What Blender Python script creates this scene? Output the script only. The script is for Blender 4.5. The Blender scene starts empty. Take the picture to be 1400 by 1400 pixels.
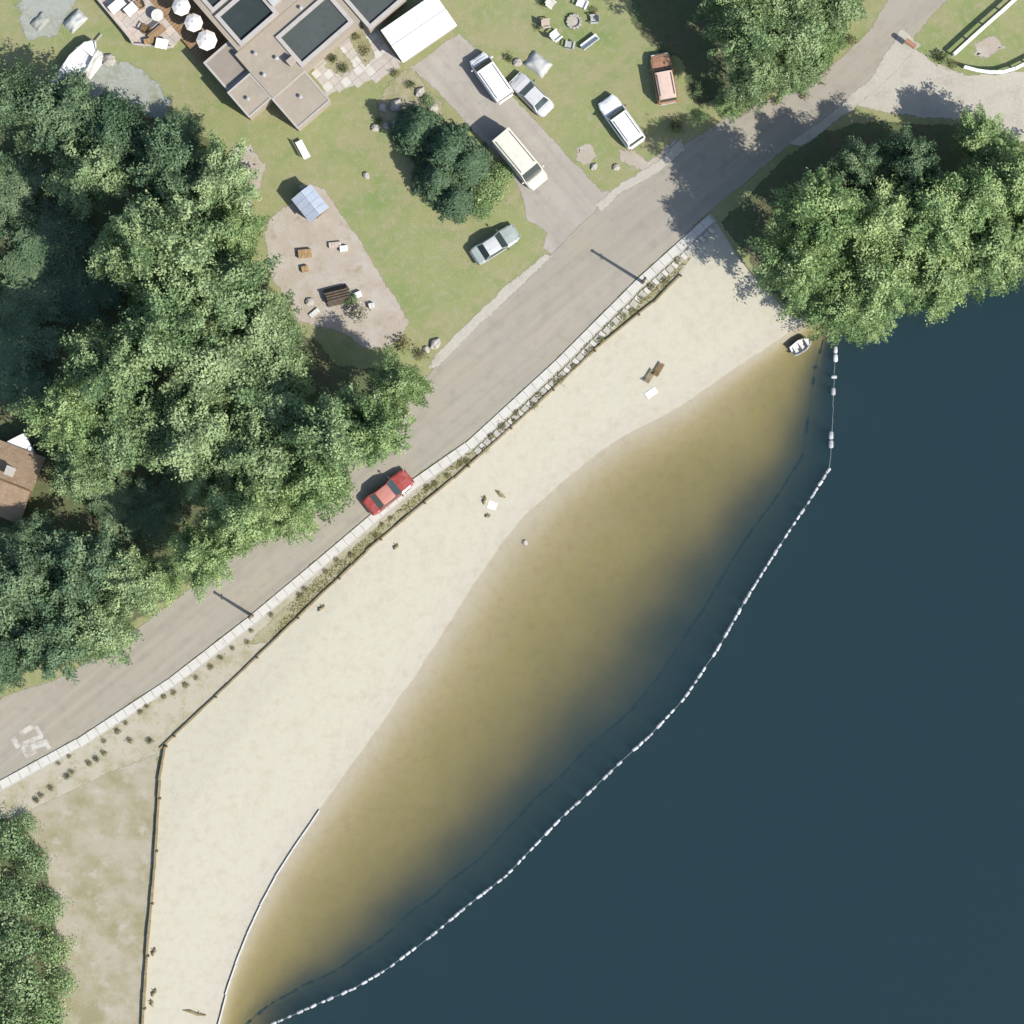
import bpy, bmesh, math, random
import numpy as np
from mathutils import Vector, Matrix, noise as mnoise
from mathutils.geometry import tessellate_polygon

random.seed(7)
rng = np.random.default_rng(7)
R = math.radians
SC = bpy.context.scene
COL = SC.collection

# ------------------------------------------------------------------ camera, light, exposure
S = 0.066            # metres on the ground per photograph pixel
H = 320.0            # flying height of the survey camera
cam_d = bpy.data.cameras.new('survey_camera')
cam_d.sensor_width = 36.0
cam_d.lens = 36.0 * H / (1400 * S)
cam_d.clip_start = 1.0
cam_d.clip_end = 6000.0
cam = bpy.data.objects.new('survey_camera', cam_d)
cam.location = (0, 0, H)
COL.objects.link(cam)
SC.camera = cam

SUN_EL = R(45.0)
SDIR = Vector((0.85, -0.53, 0)).normalized()          # horizontal direction towards the sun
world = bpy.data.worlds.new('World')
SC.world = world
world.use_nodes = True
wn = world.node_tree
wn.nodes.clear()
sky = wn.nodes.new('ShaderNodeTexSky')
sky.sky_type = 'NISHITA'
sky.sun_disc = False
sky.sun_elevation = SUN_EL
sky.sun_rotation = math.atan2(SDIR.x, SDIR.y)
bg = wn.nodes.new('ShaderNodeBackground')
bg.inputs['Strength'].default_value = 0.122
wo = wn.nodes.new('ShaderNodeOutputWorld')
wn.links.new(sky.outputs[0], bg.inputs[0])
wn.links.new(bg.outputs[0], wo.inputs[0])
sun_d = bpy.data.lights.new('sun', 'SUN')
sun_d.energy = 4.2
sun_d.angle = R(0.53)
sun_d.color = (1.0, 0.955, 0.88)
sun = bpy.data.objects.new('sun', sun_d)
tosun = Vector((SDIR.x * math.cos(SUN_EL), SDIR.y * math.cos(SUN_EL), math.sin(SUN_EL)))
sun.rotation_euler = tosun.to_track_quat('Z', 'Y').to_euler()
sun.location = tosun * 200
COL.objects.link(sun)
SC.view_settings.view_transform = 'Standard'
SC.view_settings.look = 'None'
SC.view_settings.gamma = 1.0
SC.view_settings.use_curve_mapping = False
SC.view_settings.exposure = 0.95
SC.cycles.use_denoising = True
SC.cycles.max_bounces = 5
SC.cycles.transparent_max_bounces = 12
SC.cycles.volume_bounces = 1

# ------------------------------------------------------------------ helpers
def P(px, py, z=0.0):
    k = S * (H - z) / H
    return Vector(((px - 700) * k, (700 - py) * k, z))

def P2(px, py):
    return Vector(((px - 700) * S, (700 - py) * S))

def ang(dx, dy):
    return math.atan2(-dy, dx)

def tag(o, label=None, cat=None, group=None, kind=None):
    if label: o['label'] = label
    if cat: o['category'] = cat
    if group: o['group'] = group
    if kind: o['kind'] = kind
    return o

def empty(name, loc, rz=0.0):
    o = bpy.data.objects.new(name, None)
    o.empty_display_size = 0.3
    o.location = loc
    o.rotation_euler = (0, 0, rz)
    COL.objects.link(o)
    return o

def link(name, me, parent=None, loc=None, rz=0.0, scale=None):
    o = bpy.data.objects.new(name, me)
    COL.objects.link(o)
    if parent: o.parent = parent
    if loc is not None: o.location = loc
    if rz: o.rotation_euler = (0, 0, rz)
    if scale is not None: o.scale = scale
    return o

def copy_tree(o, parent=None):
    c = o.copy()
    COL.objects.link(c)
    c.parent = parent
    for ch in list(o.children):
        copy_tree(ch, c)
    return c

class MB:
    def __init__(self):
        self.v = []; self.f = []
    def add(self, vs, fs):
        n = len(self.v)
        self.v += [tuple(p) for p in vs]
        self.f += [tuple(i + n for i in f) for f in fs]
        return self
    def box(self, c, s, rz=0.0, top=1.0, rot=None):
        x, y, z = s[0] / 2, s[1] / 2, s[2] / 2
        vs = [(-x, -y, -z), (x, -y, -z), (x, y, -z), (-x, y, -z),
              (-x * top, -y * top, z), (x * top, -y * top, z), (x * top, y * top, z), (-x * top, y * top, z)]
        m = rot if rot is not None else Matrix.Rotation(rz, 3, 'Z')
        vs = [m @ Vector(p) + Vector(c) for p in vs]
        return self.add(vs, [(3, 2, 1, 0), (4, 5, 6, 7), (0, 1, 5, 4), (1, 2, 6, 5), (2, 3, 7, 6), (3, 0, 4, 7)])
    def bar(self, a, b, w, h):
        a, b = Vector(a), Vector(b)
        d = b - a
        L = d.length
        if L < 1e-6: return self
        q = d.to_track_quat('X', 'Z').to_matrix()
        return self.box((a + b) / 2, (L, w, h), rot=q)
    def rings(self, rings, cap=True):
        n = len(rings[0]); vs = []; fs = []
        for r in rings: vs += list(r)
        for k in range(len(rings) - 1):
            for i in range(n):
                j = (i + 1) % n
                fs.append((k * n + i, k * n + j, (k + 1) * n + j, (k + 1) * n + i))
        if cap:
            fs.append(tuple(reversed(range(n))))
            fs.append(tuple(range((len(rings) - 1) * n, len(rings) * n)))
        return self.add(vs, fs)
    def lathe(self, c, prof, n=12, axis='Z'):
        c = Vector(c); rs = []
        for r, z in prof:
            ring = []
            for i in range(n):
                t = 2 * math.pi * i / n
                p = Vector((r * math.cos(t), r * math.sin(t), z))
                if axis == 'X': p = Vector((p.z, p.x, p.y))
                elif axis == 'Y': p = Vector((p.y, p.z, p.x))
                ring.append(c + p)
            rs.append(ring)
        return self.rings(rs)
    def tube(self, pts, rad, n=7):
        pts = [Vector(p) for p in pts]
        rs = []
        for k, p in enumerate(pts):
            d = (pts[min(k + 1, len(pts) - 1)] - pts[max(k - 1, 0)]).normalized()
            q = d.to_track_quat('Z', 'Y').to_matrix()
            r = rad[k] if isinstance(rad, (list, tuple)) else rad
            rs.append([p + q @ Vector((r * math.cos(2 * math.pi * i / n), r * math.sin(2 * math.pi * i / n), 0)) for i in range(n)])
        return self.rings(rs)
    def prism(self, poly, z0, z1):
        n = len(poly)
        vs = [(p[0], p[1], z0) for p in poly] + [(p[0], p[1], z1) for p in poly]
        tri = tessellate_polygon([[Vector((p[0], p[1], 0)) for p in poly]])
        fs = []
        for t in tri:
            a, b, c = (Vector((poly[i][0], poly[i][1])) for i in t)
            if (b - a).cross(c - a) < 0: t = tuple(reversed(t))
            fs.append(tuple(i + n for i in t))
            fs.append(tuple(reversed(t)))
        area = sum(poly[i][0] * poly[(i + 1) % n][1] - poly[(i + 1) % n][0] * poly[i][1] for i in range(n))
        for i in range(n):
            j = (i + 1) % n
            fs.append((i, j, n + j, n + i) if area > 0 else (j, i, n + i, n + j))
        return self.add(vs, fs)
    def panel(self, quad, inset=0.08, off=0.008, th=0.012):
        q = [Vector(p) for p in quad]
        c = sum(q, Vector()) / len(q)
        n = (q[1] - q[0]).cross(q[3] - q[0]).normalized()
        q2 = [p + (c - p) * inset for p in q]
        lo = [p + n * (off - th) for p in q2]
        hi = [p + n * off for p in q2]
        return self.rings([lo, hi])
    def mesh(self, name, m, smooth=False):
        me = bpy.data.meshes.new(name)
        me.from_pydata(self.v, [], self.f)
        me.materials.append(m)
        if smooth: me.shade_smooth()
        me.update()
        return me
    def build(self, name, m, parent=None, loc=None, rz=0.0, smooth=False):
        return link(name, self.mesh(name, m, smooth), parent, loc, rz)

def lin(*rgb):
    return tuple(((c / 255) / 12.92 if c <= 10 else ((c / 255 + 0.055) / 1.055) ** 2.4) for c in rgb)

# ------------------------------------------------------------------ materials
def nmat(name):
    m = bpy.data.materials.new(name)
    m.use_nodes = True
    nt = m.node_tree
    b = nt.nodes['Principled BSDF']
    return m, nt, b

def coords(nt, world=True):
    if world:
        g = nt.nodes.new('ShaderNodeNewGeometry')
        return g.outputs['Position']
    t = nt.nodes.new('ShaderNodeTexCoord')
    return t.outputs['Object']

def noise_fac(nt, vec, scale, detail=5, rough=0.6, lo=0.35, hi=0.65, distortion=0.0):
    n = nt.nodes.new('ShaderNodeTexNoise')
    n.inputs['Scale'].default_value = scale
    n.inputs['Detail'].default_value = detail
    n.inputs['Roughness'].default_value = rough
    n.inputs['Distortion'].default_value = distortion
    nt.links.new(vec, n.inputs['Vector'])
    r = nt.nodes.new('ShaderNodeMapRange')
    r.inputs['From Min'].default_value = lo
    r.inputs['From Max'].default_value = hi
    nt.links.new(n.outputs['Fac'], r.inputs['Value'])
    return r.outputs['Result']

def mix(nt, fac, a, b, blend='MIX'):
    x = nt.nodes.new('ShaderNodeMix')
    x.data_type = 'RGBA'
    x.blend_type = blend
    def put(sock, v):
        if isinstance(v, (tuple, list)): sock.default_value = (v[0], v[1], v[2], 1)
        elif isinstance(v, (int, float)): sock.default_value = v
        else: nt.links.new(v, sock)
    put(x.inputs[0], fac)
    put(x.inputs[6], a)
    put(x.inputs[7], b)
    return x.outputs[2]

def bump(nt, bsdf, h, strength=0.3, dist=0.05):
    bp = nt.nodes.new('ShaderNodeBump')
    bp.inputs['Strength'].default_value = strength
    bp.inputs['Distance'].default_value = dist
    nt.links.new(h, bp.inputs['Height'])
    nt.links.new(bp.outputs['Normal'], bsdf.inputs['Normal'])

def surface(name, layers, rough=0.9, bump_scale=None, bump_s=0.3, bump_d=0.05, world=True, spec=0.25):
    """layers: base colour, then (colour, scale, detail, lo, hi[, distortion])"""
    m, nt, b = nmat(name)
    vec = coords(nt, world)
    dim = lambda c: tuple(x * 0.735 for x in c)
    layers = [dim(layers[0])] + [(dim(L[0]),) + tuple(L[1:]) for L in layers[1:]]
    col = layers[0]
    for L in layers[1:]:
        f = noise_fac(nt, vec, L[1], L[2], 0.6, L[3], L[4], L[5] if len(L) > 5 else 0.0)
        col = mix(nt, f, col, L[0])
    if isinstance(col, tuple): b.inputs['Base Color'].default_value = (*col, 1)
    else: nt.links.new(col, b.inputs['Base Color'])
    b.inputs['Roughness'].default_value = rough
    b.inputs['Specular IOR Level'].default_value = spec
    if bump_scale:
        bump(nt, b, noise_fac(nt, vec, bump_scale, 6, 0.7, 0.2, 0.8), bump_s, bump_d)
    return m

def paint(name, c, rough=0.35, metallic=0.0, coat=0.0, dirt=0.12):
    m, nt, b = nmat(name)
    c = tuple(x * 0.76 for x in c)
    vec = coords(nt, False)
    f = noise_fac(nt, vec, 2.2, 6, 0.65, 0.45, 0.8)
    dull = tuple(x * (1 - 3 * dirt) + 0.22 * dirt * 3 for x in c)
    nt.links.new(mix(nt, f, c, dull), b.inputs['Base Color'])
    b.inputs['Roughness'].default_value = rough
    b.inputs['Metallic'].default_value = metallic
    b.inputs['Coat Weight'].default_value = coat
    return m

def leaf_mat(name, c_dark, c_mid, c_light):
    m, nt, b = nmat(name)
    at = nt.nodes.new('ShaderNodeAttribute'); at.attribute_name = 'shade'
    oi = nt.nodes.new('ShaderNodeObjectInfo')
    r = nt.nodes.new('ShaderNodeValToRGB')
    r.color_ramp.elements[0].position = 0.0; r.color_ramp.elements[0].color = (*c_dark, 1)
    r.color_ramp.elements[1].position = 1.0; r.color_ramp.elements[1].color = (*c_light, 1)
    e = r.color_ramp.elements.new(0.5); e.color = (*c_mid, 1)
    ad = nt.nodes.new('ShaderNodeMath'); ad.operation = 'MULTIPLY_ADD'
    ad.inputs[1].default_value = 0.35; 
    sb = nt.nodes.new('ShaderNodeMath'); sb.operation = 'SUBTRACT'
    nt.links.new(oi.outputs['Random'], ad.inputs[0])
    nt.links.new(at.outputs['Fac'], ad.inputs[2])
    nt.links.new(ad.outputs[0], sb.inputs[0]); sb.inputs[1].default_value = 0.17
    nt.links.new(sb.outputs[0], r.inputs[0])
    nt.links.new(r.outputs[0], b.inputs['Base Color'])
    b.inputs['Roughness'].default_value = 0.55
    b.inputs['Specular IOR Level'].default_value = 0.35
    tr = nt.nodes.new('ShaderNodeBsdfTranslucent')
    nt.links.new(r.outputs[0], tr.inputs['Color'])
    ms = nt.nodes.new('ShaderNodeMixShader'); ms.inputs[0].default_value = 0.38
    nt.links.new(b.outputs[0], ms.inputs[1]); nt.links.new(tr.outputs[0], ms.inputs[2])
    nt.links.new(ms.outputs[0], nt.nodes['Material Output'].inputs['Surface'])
    return m

M = {}
M['grass'] = surface('lawn_grass', [(0.252, 0.272, 0.122),
                     ((0.30, 0.275, 0.155), 0.22, 6, 0.42, 0.66),
                     ((0.185, 0.245, 0.09), 0.13, 4, 0.52, 0.68), ((0.195, 0.245, 0.095), 0.45, 7, 0.5, 0.72),
                     ((0.32, 0.29, 0.185), 1.5, 8, 0.5, 0.74),
                     ((0.225, 0.25, 0.10), 5.5, 8, 0.52, 0.8)], 0.95, 9.0, 0.6, 0.08, spec=0.1)
M['asphalt'] = surface('old_asphalt', [(0.326, 0.295, 0.232),
                       ((0.312, 0.285, 0.24), 0.12, 5, 0.4, 0.65),
                       ((0.265, 0.245, 0.20), 0.8, 8, 0.5, 0.75),
                       ((0.34, 0.31, 0.25), 14.0, 4, 0.55, 0.8)], 0.92, 30.0, 0.25, 0.01, spec=0.2)
def road_streaks(m, a_deg, cols):
    nt = m.node_tree; b = nt.nodes['Principled BSDF']
    vec = coords(nt)
    mp = nt.nodes.new('ShaderNodeMapping'); mp.vector_type = 'TEXTURE'
    mp.inputs['Rotation'].default_value = (0, 0, R(a_deg)); mp.inputs['Scale'].default_value = (34, 0.9, 1)
    nt.links.new(vec, mp.inputs['Vector'])
    f = noise_fac(nt, mp.outputs[0], 1.0, 4, 0.6, 0.42, 0.68)
    src = b.inputs['Base Color'].links[0].from_socket
    nt.links.new(mix(nt, f, src, mix(nt, 1.0, src, cols, 'MULTIPLY')), b.inputs['Base Color'])
road_streaks(M['asphalt'], 39.5, (0.87, 0.875, 0.88))
M['concrete'] = surface('drive_concrete', [(0.33, 0.30, 0.255),
                       ((0.365, 0.34, 0.292), 0.25, 6, 0.42, 0.66),
                       ((0.28, 0.255, 0.225), 1.1, 8, 0.52, 0.78),
                       ((0.37, 0.345, 0.32), 9.0, 4, 0.55, 0.8)], 0.9, 20.0, 0.2, 0.01)
road_streaks(M['concrete'], -50, (0.88, 0.87, 0.86))
M['shoulder'] = surface('pale_gravel', [(0.40, 0.375, 0.315),
                       ((0.34, 0.31, 0.26), 0.6, 7, 0.48, 0.7),
                       ((0.46, 0.44, 0.385), 4.0, 6, 0.5, 0.75)], 0.95, 25.0, 0.5, 0.03)
M['slab'] = surface('pale_slab', [(0.50, 0.485, 0.435), ((0.42, 0.40, 0.345), 1.3, 6, 0.48, 0.75), ((0.56, 0.55, 0.51), 6, 5, 0.5, 0.8)], 0.85, 18, 0.2, 0.01)
M['slab2'] = surface('grey_slab', [(0.385, 0.365, 0.32), ((0.33, 0.305, 0.26), 1.7, 6, 0.48, 0.75), ((0.45, 0.43, 0.39), 6, 5, 0.5, 0.8)], 0.85, 18, 0.2, 0.01)
M['verge'] = surface('sandy_verge', [(0.40, 0.365, 0.285),
                       ((0.30, 0.27, 0.165), 0.5, 7, 0.47, 0.66),
                       ((0.29, 0.275, 0.15), 1.3, 8, 0.54, 0.7),
                       ((0.46, 0.43, 0.35), 5.0, 5, 0.55, 0.8)], 0.95, 12, 0.6, 0.06)
M['weedy'] = surface('weedy_verge', [(0.34, 0.31, 0.205),
                       ((0.245, 0.24, 0.115), 0.7, 7, 0.42, 0.64),
                       ((0.37, 0.33, 0.24), 1.7, 7, 0.5, 0.7)], 0.95, 9, 0.7, 0.08)
M['dry'] = surface('dry_ground', [(0.345, 0.31, 0.232),
                       ((0.245, 0.225, 0.125), 0.28, 7, 0.43, 0.63),
                       ((0.38, 0.35, 0.285), 0.5, 7, 0.54, 0.7),
                       ((0.25, 0.25, 0.13), 1.2, 8, 0.57, 0.8)], 0.95, 10, 0.5, 0.05)
M['dirt'] = surface('bare_dirt', [(0.375, 0.325, 0.265),
                       ((0.42, 0.385, 0.335), 0.5, 7, 0.45, 0.65),
                       ((0.31, 0.255, 0.18), 0.9, 8, 0.55, 0.72),
                       ((0.29, 0.265, 0.16), 2.6, 7, 0.6, 0.78)], 0.95, 12, 0.6, 0.06)
M['gravel'] = surface('grey_gravel', [(0.30, 0.315, 0.275), ((0.22, 0.235, 0.16), 0.6, 7, 0.48, 0.68), ((0.36, 0.37, 0.34), 3, 6, 0.5, 0.7)], 0.95, 20, 0.5, 0.04)
M['forest'] = surface('forest_floor_and_shade', [(0.12, 0.145, 0.07), ((0.15, 0.13, 0.08), 0.5, 7, 0.45, 0.65), ((0.08, 0.115, 0.05), 1.6, 8, 0.5, 0.7)], 0.97, 8, 0.7, 0.1, spec=0.1)
M['roof_tan'] = surface('tan_roofing', [(0.325, 0.28, 0.222), ((0.285, 0.25, 0.19), 0.35, 6, 0.45, 0.7), ((0.36, 0.315, 0.255), 2.0, 7, 0.5, 0.75)], 0.92, 25, 0.2, 0.01)
M['roof_dim'] = surface('brownish_roofing', [(0.255, 0.22, 0.18), ((0.29, 0.255, 0.215), 0.9, 7, 0.45, 0.7)], 0.92, 25, 0.2, 0.01)
M['coping'] = surface('coping', [(0.40, 0.375, 0.345), ((0.33, 0.31, 0.28), 1.4, 7, 0.5, 0.75)], 0.8)
M['membrane'] = surface('dark_membrane', [(0.022, 0.034, 0.034), ((0.03, 0.042, 0.044), 0.6, 7, 0.45, 0.7)], 0.75, 14, 0.1, 0.01)
M['membrane2'] = surface('grey_membrane', [(0.062, 0.074, 0.07), ((0.075, 0.082, 0.08), 0.6, 7, 0.45, 0.7), ((0.05, 0.058, 0.052), 2.0, 7, 0.52, 0.75)], 0.8, 14, 0.1, 0.01)
M['stucco'] = surface('tan_stucco', [(0.36, 0.31, 0.25), ((0.31, 0.27, 0.21), 0.8, 6, 0.5, 0.75)], 0.9, 30, 0.2, 0.01)
M['white_metal'] = surface('white_metal_roof', [(0.80, 0.80, 0.775), ((0.72, 0.715, 0.69), 0.5, 7, 0.5, 0.8)], 0.5, spec=0.4)
M['white'] = surface('white_paint', [(0.76, 0.76, 0.74), ((0.64, 0.63, 0.59), 1.5, 6, 0.55, 0.8)], 0.6)
M['offwhite'] = surface('weathered_white', [(0.58, 0.57, 0.53), ((0.46, 0.45, 0.41), 2.0, 6, 0.5, 0.75)], 0.75)
M['float'] = surface('float_plastic', [(0.50, 0.51, 0.51), ((0.30, 0.31, 0.31), 0.9, 4, 0.42, 0.58)], 0.55)
M['rope'] = surface('wet_rope', [(0.19, 0.21, 0.205), ((0.12, 0.135, 0.13), 3.0, 4, 0.45, 0.6)], 0.9)
M['wood'] = surface('weathered_wood', [(0.24, 0.195, 0.11), ((0.18, 0.14, 0.07), 1.2, 6, 0.45, 0.7), ((0.31, 0.25, 0.14), 3.0, 6, 0.52, 0.75)], 0.9)
M['deck'] = surface('deck_wood', [(0.30, 0.20, 0.115), ((0.22, 0.135, 0.065), 1.4, 6, 0.45, 0.7)], 0.85)
M['brown'] = surface('brown_wood', [(0.16, 0.10, 0.045), ((0.22, 0.14, 0.07), 2.2, 6, 0.5, 0.75)], 0.9)
M['bark'] = surface('bark', [(0.09, 0.07, 0.05), ((0.14, 0.11, 0.085), 4.0, 6, 0.45, 0.7)], 0.95, 12, 0.6, 0.03, world=False)
M['stone'] = surface('field_stone', [(0.40, 0.375, 0.33), ((0.30, 0.28, 0.24), 1.8, 7, 0.45, 0.7)], 0.9, 10, 0.4, 0.03)
M['patio'] = surface('patio_slab', [(0.42, 0.38, 0.335), ((0.36, 0.315, 0.27), 1.2, 6, 0.45, 0.7), ((0.48, 0.45, 0.41), 4, 6, 0.5, 0.75)], 0.88, 18, 0.2, 0.01)
M['pinkstone'] = surface('pinkish_slab', [(0.47, 0.385, 0.33), ((0.52, 0.46, 0.41), 1.1, 6, 0.45, 0.7), ((0.36, 0.28, 0.21), 2.3, 6, 0.56, 0.78)], 0.88, 18, 0.2, 0.01)
M['blue_roof'] = surface('pale_blue_sheet', [(0.34, 0.39, 0.47), ((0.42, 0.45, 0.50), 1.6, 6, 0.45, 0.7)], 0.6)
M['canvas'] = surface('white_canvas', [(0.74, 0.71, 0.67), ((0.62, 0.58, 0.53), 1.6, 6, 0.5, 0.75)], 0.85)
M['greytarp'] = surface('grey_tarp', [(0.43, 0.44, 0.42), ((0.34, 0.345, 0.325), 1.8, 6, 0.45, 0.7)], 0.7)
M['black'] = surface('black_rubber', [(0.02, 0.02, 0.02)], 0.8)
M['chrome'] = surface('steel', [(0.45, 0.45, 0.45), ((0.3, 0.3, 0.3), 3, 4, 0.45, 0.7)], 0.4)
M['dark_metal'] = surface('dark_metal', [(0.06, 0.06, 0.06)], 0.6)
M['red_lens'] = surface('red_lens', [(0.35, 0.02, 0.015)], 0.25)
M['lamp_lens'] = surface('clear_lens', [(0.75, 0.75, 0.72)], 0.15, spec=0.6)
M['roadpaint'] = surface('worn_road_paint', [(0.46, 0.44, 0.39), ((0.31, 0.285, 0.24), 1.5, 7, 0.42, 0.6)], 0.85)
M['paver_brown'] = surface('brown_crate', [(0.30, 0.19, 0.085), ((0.38, 0.27, 0.15), 3, 5, 0.45, 0.7)], 0.9)
def glass_mat():
    m, nt, b = nmat('vehicle_glass')
    b.inputs['Base Color'].default_value = (0.03, 0.04, 0.04, 1)
    b.inputs['Roughness'].default_value = 0.06
    b.inputs['Specular IOR Level'].default_value = 0.6
    return m
M['glass'] = glass_mat()
M['p_white'] = paint('white_car_paint', (0.80, 0.80, 0.78), 0.3, coat=0.4)
M['p_cream'] = paint('cream_van_paint', (0.60, 0.58, 0.48), 0.4, coat=0.2)
M['p_silver'] = paint('silver_car_paint', (0.50, 0.50, 0.49), 0.35, coat=0.4)
M['p_copper'] = paint('copper_car_paint', (0.34, 0.17, 0.09), 0.3, coat=0.4)
M['p_coproof'] = paint('pale_pink_roof_paint', (0.60, 0.44, 0.36), 0.35, coat=0.3)
M['p_red'] = paint('red_car_paint', (0.30, 0.045, 0.03), 0.28, coat=0.5)
M['p_redroof'] = paint('faded_red_roof_paint', (0.45, 0.17, 0.13), 0.35, coat=0.3)
M['p_green'] = paint('grey_green_car_paint', (0.30, 0.34, 0.31), 0.3, coat=0.5)

M['leaf_a'] = leaf_mat('broadleaf', (0.105, 0.178, 0.078), (0.215, 0.30, 0.136), (0.345, 0.425, 0.22))
M['leaf_b'] = leaf_mat('light_broadleaf', (0.125, 0.21, 0.078), (0.24, 0.335, 0.135), (0.37, 0.45, 0.21))
M['leaf_c'] = leaf_mat('bluish_broadleaf', (0.062, 0.118, 0.06), (0.13, 0.20, 0.102), (0.225, 0.295, 0.155))
M['needle'] = leaf_mat('conifer_needles', (0.035, 0.075, 0.04), (0.065, 0.12, 0.06), (0.12, 0.18, 0.09))
M['leaf_olive'] = leaf_mat('olive_shrub', (0.13, 0.125, 0.048), (0.19, 0.182, 0.075), (0.26, 0.245, 0.115))
M['leaf_pale'] = leaf_mat('pale_shrub', (0.20, 0.19, 0.13), (0.32, 0.31, 0.24), (0.50, 0.50, 0.43))
M['leaf_dark'] = leaf_mat('dark_shrub', (0.05, 0.075, 0.025), (0.08, 0.11, 0.035), (0.12, 0.15, 0.055))

# ------------------------------------------------------------------ sheets
def rag(poly, step=7.0, amp=2.5, seed=0, closed=True):
    out = []; n = len(poly)
    for i in range(n if closed else n - 1):
        a = Vector(poly[i]); b = Vector(poly[(i + 1) % n])
        d = b - a
        k = max(1, int(min(d.length, 3000) / step))
        nr = Vector((-d.y, d.x)).normalized() if d.length > 0 else Vector((0, 0))
        for j in range(k):
            p = a + d * (j / k)
            w = mnoise.fractal(Vector((p.x * 0.035, p.y * 0.035, seed * 3.7)), 0.8, 2.0, 4) * amp
            w *= 1.0 if j else 0.5
            out.append(p + nr * w)
    if not closed: out.append(Vector(poly[-1]))
    return out

FRAY = {}
def frayed(m):
    if m.name in FRAY: return FRAY[m.name]
    c = m.copy(); c.name = m.name + '_frayed'
    nt = c.node_tree
    out = nt.nodes['Material Output']; src = out.inputs['Surface'].links[0].from_socket
    at = nt.nodes.new('ShaderNodeAttribute'); at.attribute_name = 'edge'
    f = noise_fac(nt, coords(nt), 2.3, 6, 0.7, 0.25, 0.75)
    ad = nt.nodes.new('ShaderNodeMath'); nt.links.new(at.outputs['Fac'], ad.inputs[0]); nt.links.new(f, ad.inputs[1])
    mr = nt.nodes.new('ShaderNodeMapRange'); nt.links.new(ad.outputs[0], mr.inputs['Value'])
    mr.inputs['From Min'].default_value = 0.85; mr.inputs['From Max'].default_value = 1.15
    tr = nt.nodes.new('ShaderNodeBsdfTransparent'); ms = nt.nodes.new('ShaderNodeMixShader')
    nt.links.new(mr.outputs[0], ms.inputs[0]); nt.links.new(tr.outputs[0], ms.inputs[1]); nt.links.new(src, ms.inputs[2])
    nt.links.new(ms.outputs[0], out.inputs['Surface'])
    FRAY[m.name] = c
    return c

def sheet(name, poly, z, m, amp=2.5, step=7.0, seed=0, kind='structure', parent=None, fray=None):
    pts = rag(poly, step, amp, seed) if amp else [Vector(p) for p in poly]
    if fray is None: fray = min(9.0, 3.0 + amp * 0.8) if amp else 0
    if fray:
        n = len(pts)
        area = sum(pts[i].x * pts[(i + 1) % n].y - pts[(i + 1) % n].x * pts[i].y for i in range(n))
        sg = 1 if area > 0 else -1
        inner, outer = [], []
        for i in range(n):
            t = (pts[(i + 1) % n] - pts[i - 1]).normalized()
            nr = Vector((t.y, -t.x)) * sg
            outer.append(pts[i] + nr * fray * .5); inner.append(pts[i] - nr * fray * .5)
        vo = [P2(p.x, p.y) for p in outer]; vi = [P2(p.x, p.y) for p in inner]
        fs = []
        for t in tessellate_polygon([[Vector((p.x, p.y, 0)) for p in vi]]):
            a, b, c = (vi[i] for i in t)
            if (b - a).cross(c - a) < 0: t = tuple(reversed(t))
            fs.append(tuple(t))
        for i in range(n):
            j = (i + 1) % n
            q = (i, j, n + j, n + i)
            if (vi[j] - vi[i]).cross(vo[j] - vi[i]) < 0: q = tuple(reversed(q))
            fs.append(q)
        me = bpy.data.meshes.new(name)
        me.from_pydata([(p.x, p.y, z) for p in vi] + [(p.x, p.y, z - .001) for p in vo], [], fs)
        at = me.attributes.new('edge', 'FLOAT', 'POINT')
        at.data.foreach_set('value', [1.0] * n + [0.0] * n)
        me.materials.append(frayed(m))
        o = link(name, me, parent)
        if kind and not parent: o['kind'] = kind
        return o
    pw = [P2(p.x, p.y) for p in pts]
    tri = tessellate_polygon([[Vector((p.x, p.y, 0)) for p in pw]])
    fs = []
    for t in tri:
        a, b, c = (pw[i] for i in t)
        if (b - a).cross(c - a) < 0: t = tuple(reversed(t))
        fs.append(tuple(t))
    me = bpy.data.meshes.new(name)
    me.from_pydata([(p.x, p.y, z) for p in pw], [], fs)
    me.materials.append(m)
    o = link(name, me, parent)
    if kind and not parent: o['kind'] = kind
    return o

ROAD_R = [(-140, 1136), (0, 1066), (110, 1006), (230, 927), (340, 842), (430, 767), (560, 657), (640, 601), (700, 546), (760, 491), (870, 381), (970, 291)]
ROAD_R2 = [(1070, 205), (1120, 172), (1200, 108), (1255, 45), (1300, -10), (1400, -140)]
ROAD_L = [(-140, 1010), (0, 955), (90, 925), (180, 865), (270, 798), (400, 700), (500, 610), (590, 508), (680, 410), (757, 345), (830, 270), (930, 202), (1010, 150), (1100, 120), (1150, 80), (1190, 40), (1225, -20), (1300, -140)]
WALL_A = [(930, 376), (900, 407), (820, 472), (740, 547), (640, 637), (520, 737), (440, 812), (370, 880), (300, 947), (229, 1014)]
WALL_B = [(226, 1020), (219, 1060), (212, 1180), (202, 1290), (195, 1400), (190, 1480)]
SHORE = [(270, 1640), (283, 1460), (297, 1400), (312, 1340), (337, 1275), (377, 1195), (437, 1106), (500, 1020), (570, 920), (640, 810), (690, 735), (745, 680), (800, 632), (850, 597), (930, 556), (1000, 507), (1060, 468), (1095, 446), (1130, 425), (1250, 380), (1400, 335), (1600, 280), (2200, 150), (9000, -900)]
BUOY = [(1143, 474), (1141, 520), (1138, 600), (1135, 640), (1105, 688), (1078, 728), (1048, 775), (1020, 820), (980, 890), (936, 955), (890, 1005), (850, 1041), (810, 1080), (770, 1116), (692, 1198), (640, 1238), (590, 1280), (530, 1325), (485, 1352), (440, 1371), (370, 1402), (290, 1440)]

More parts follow.
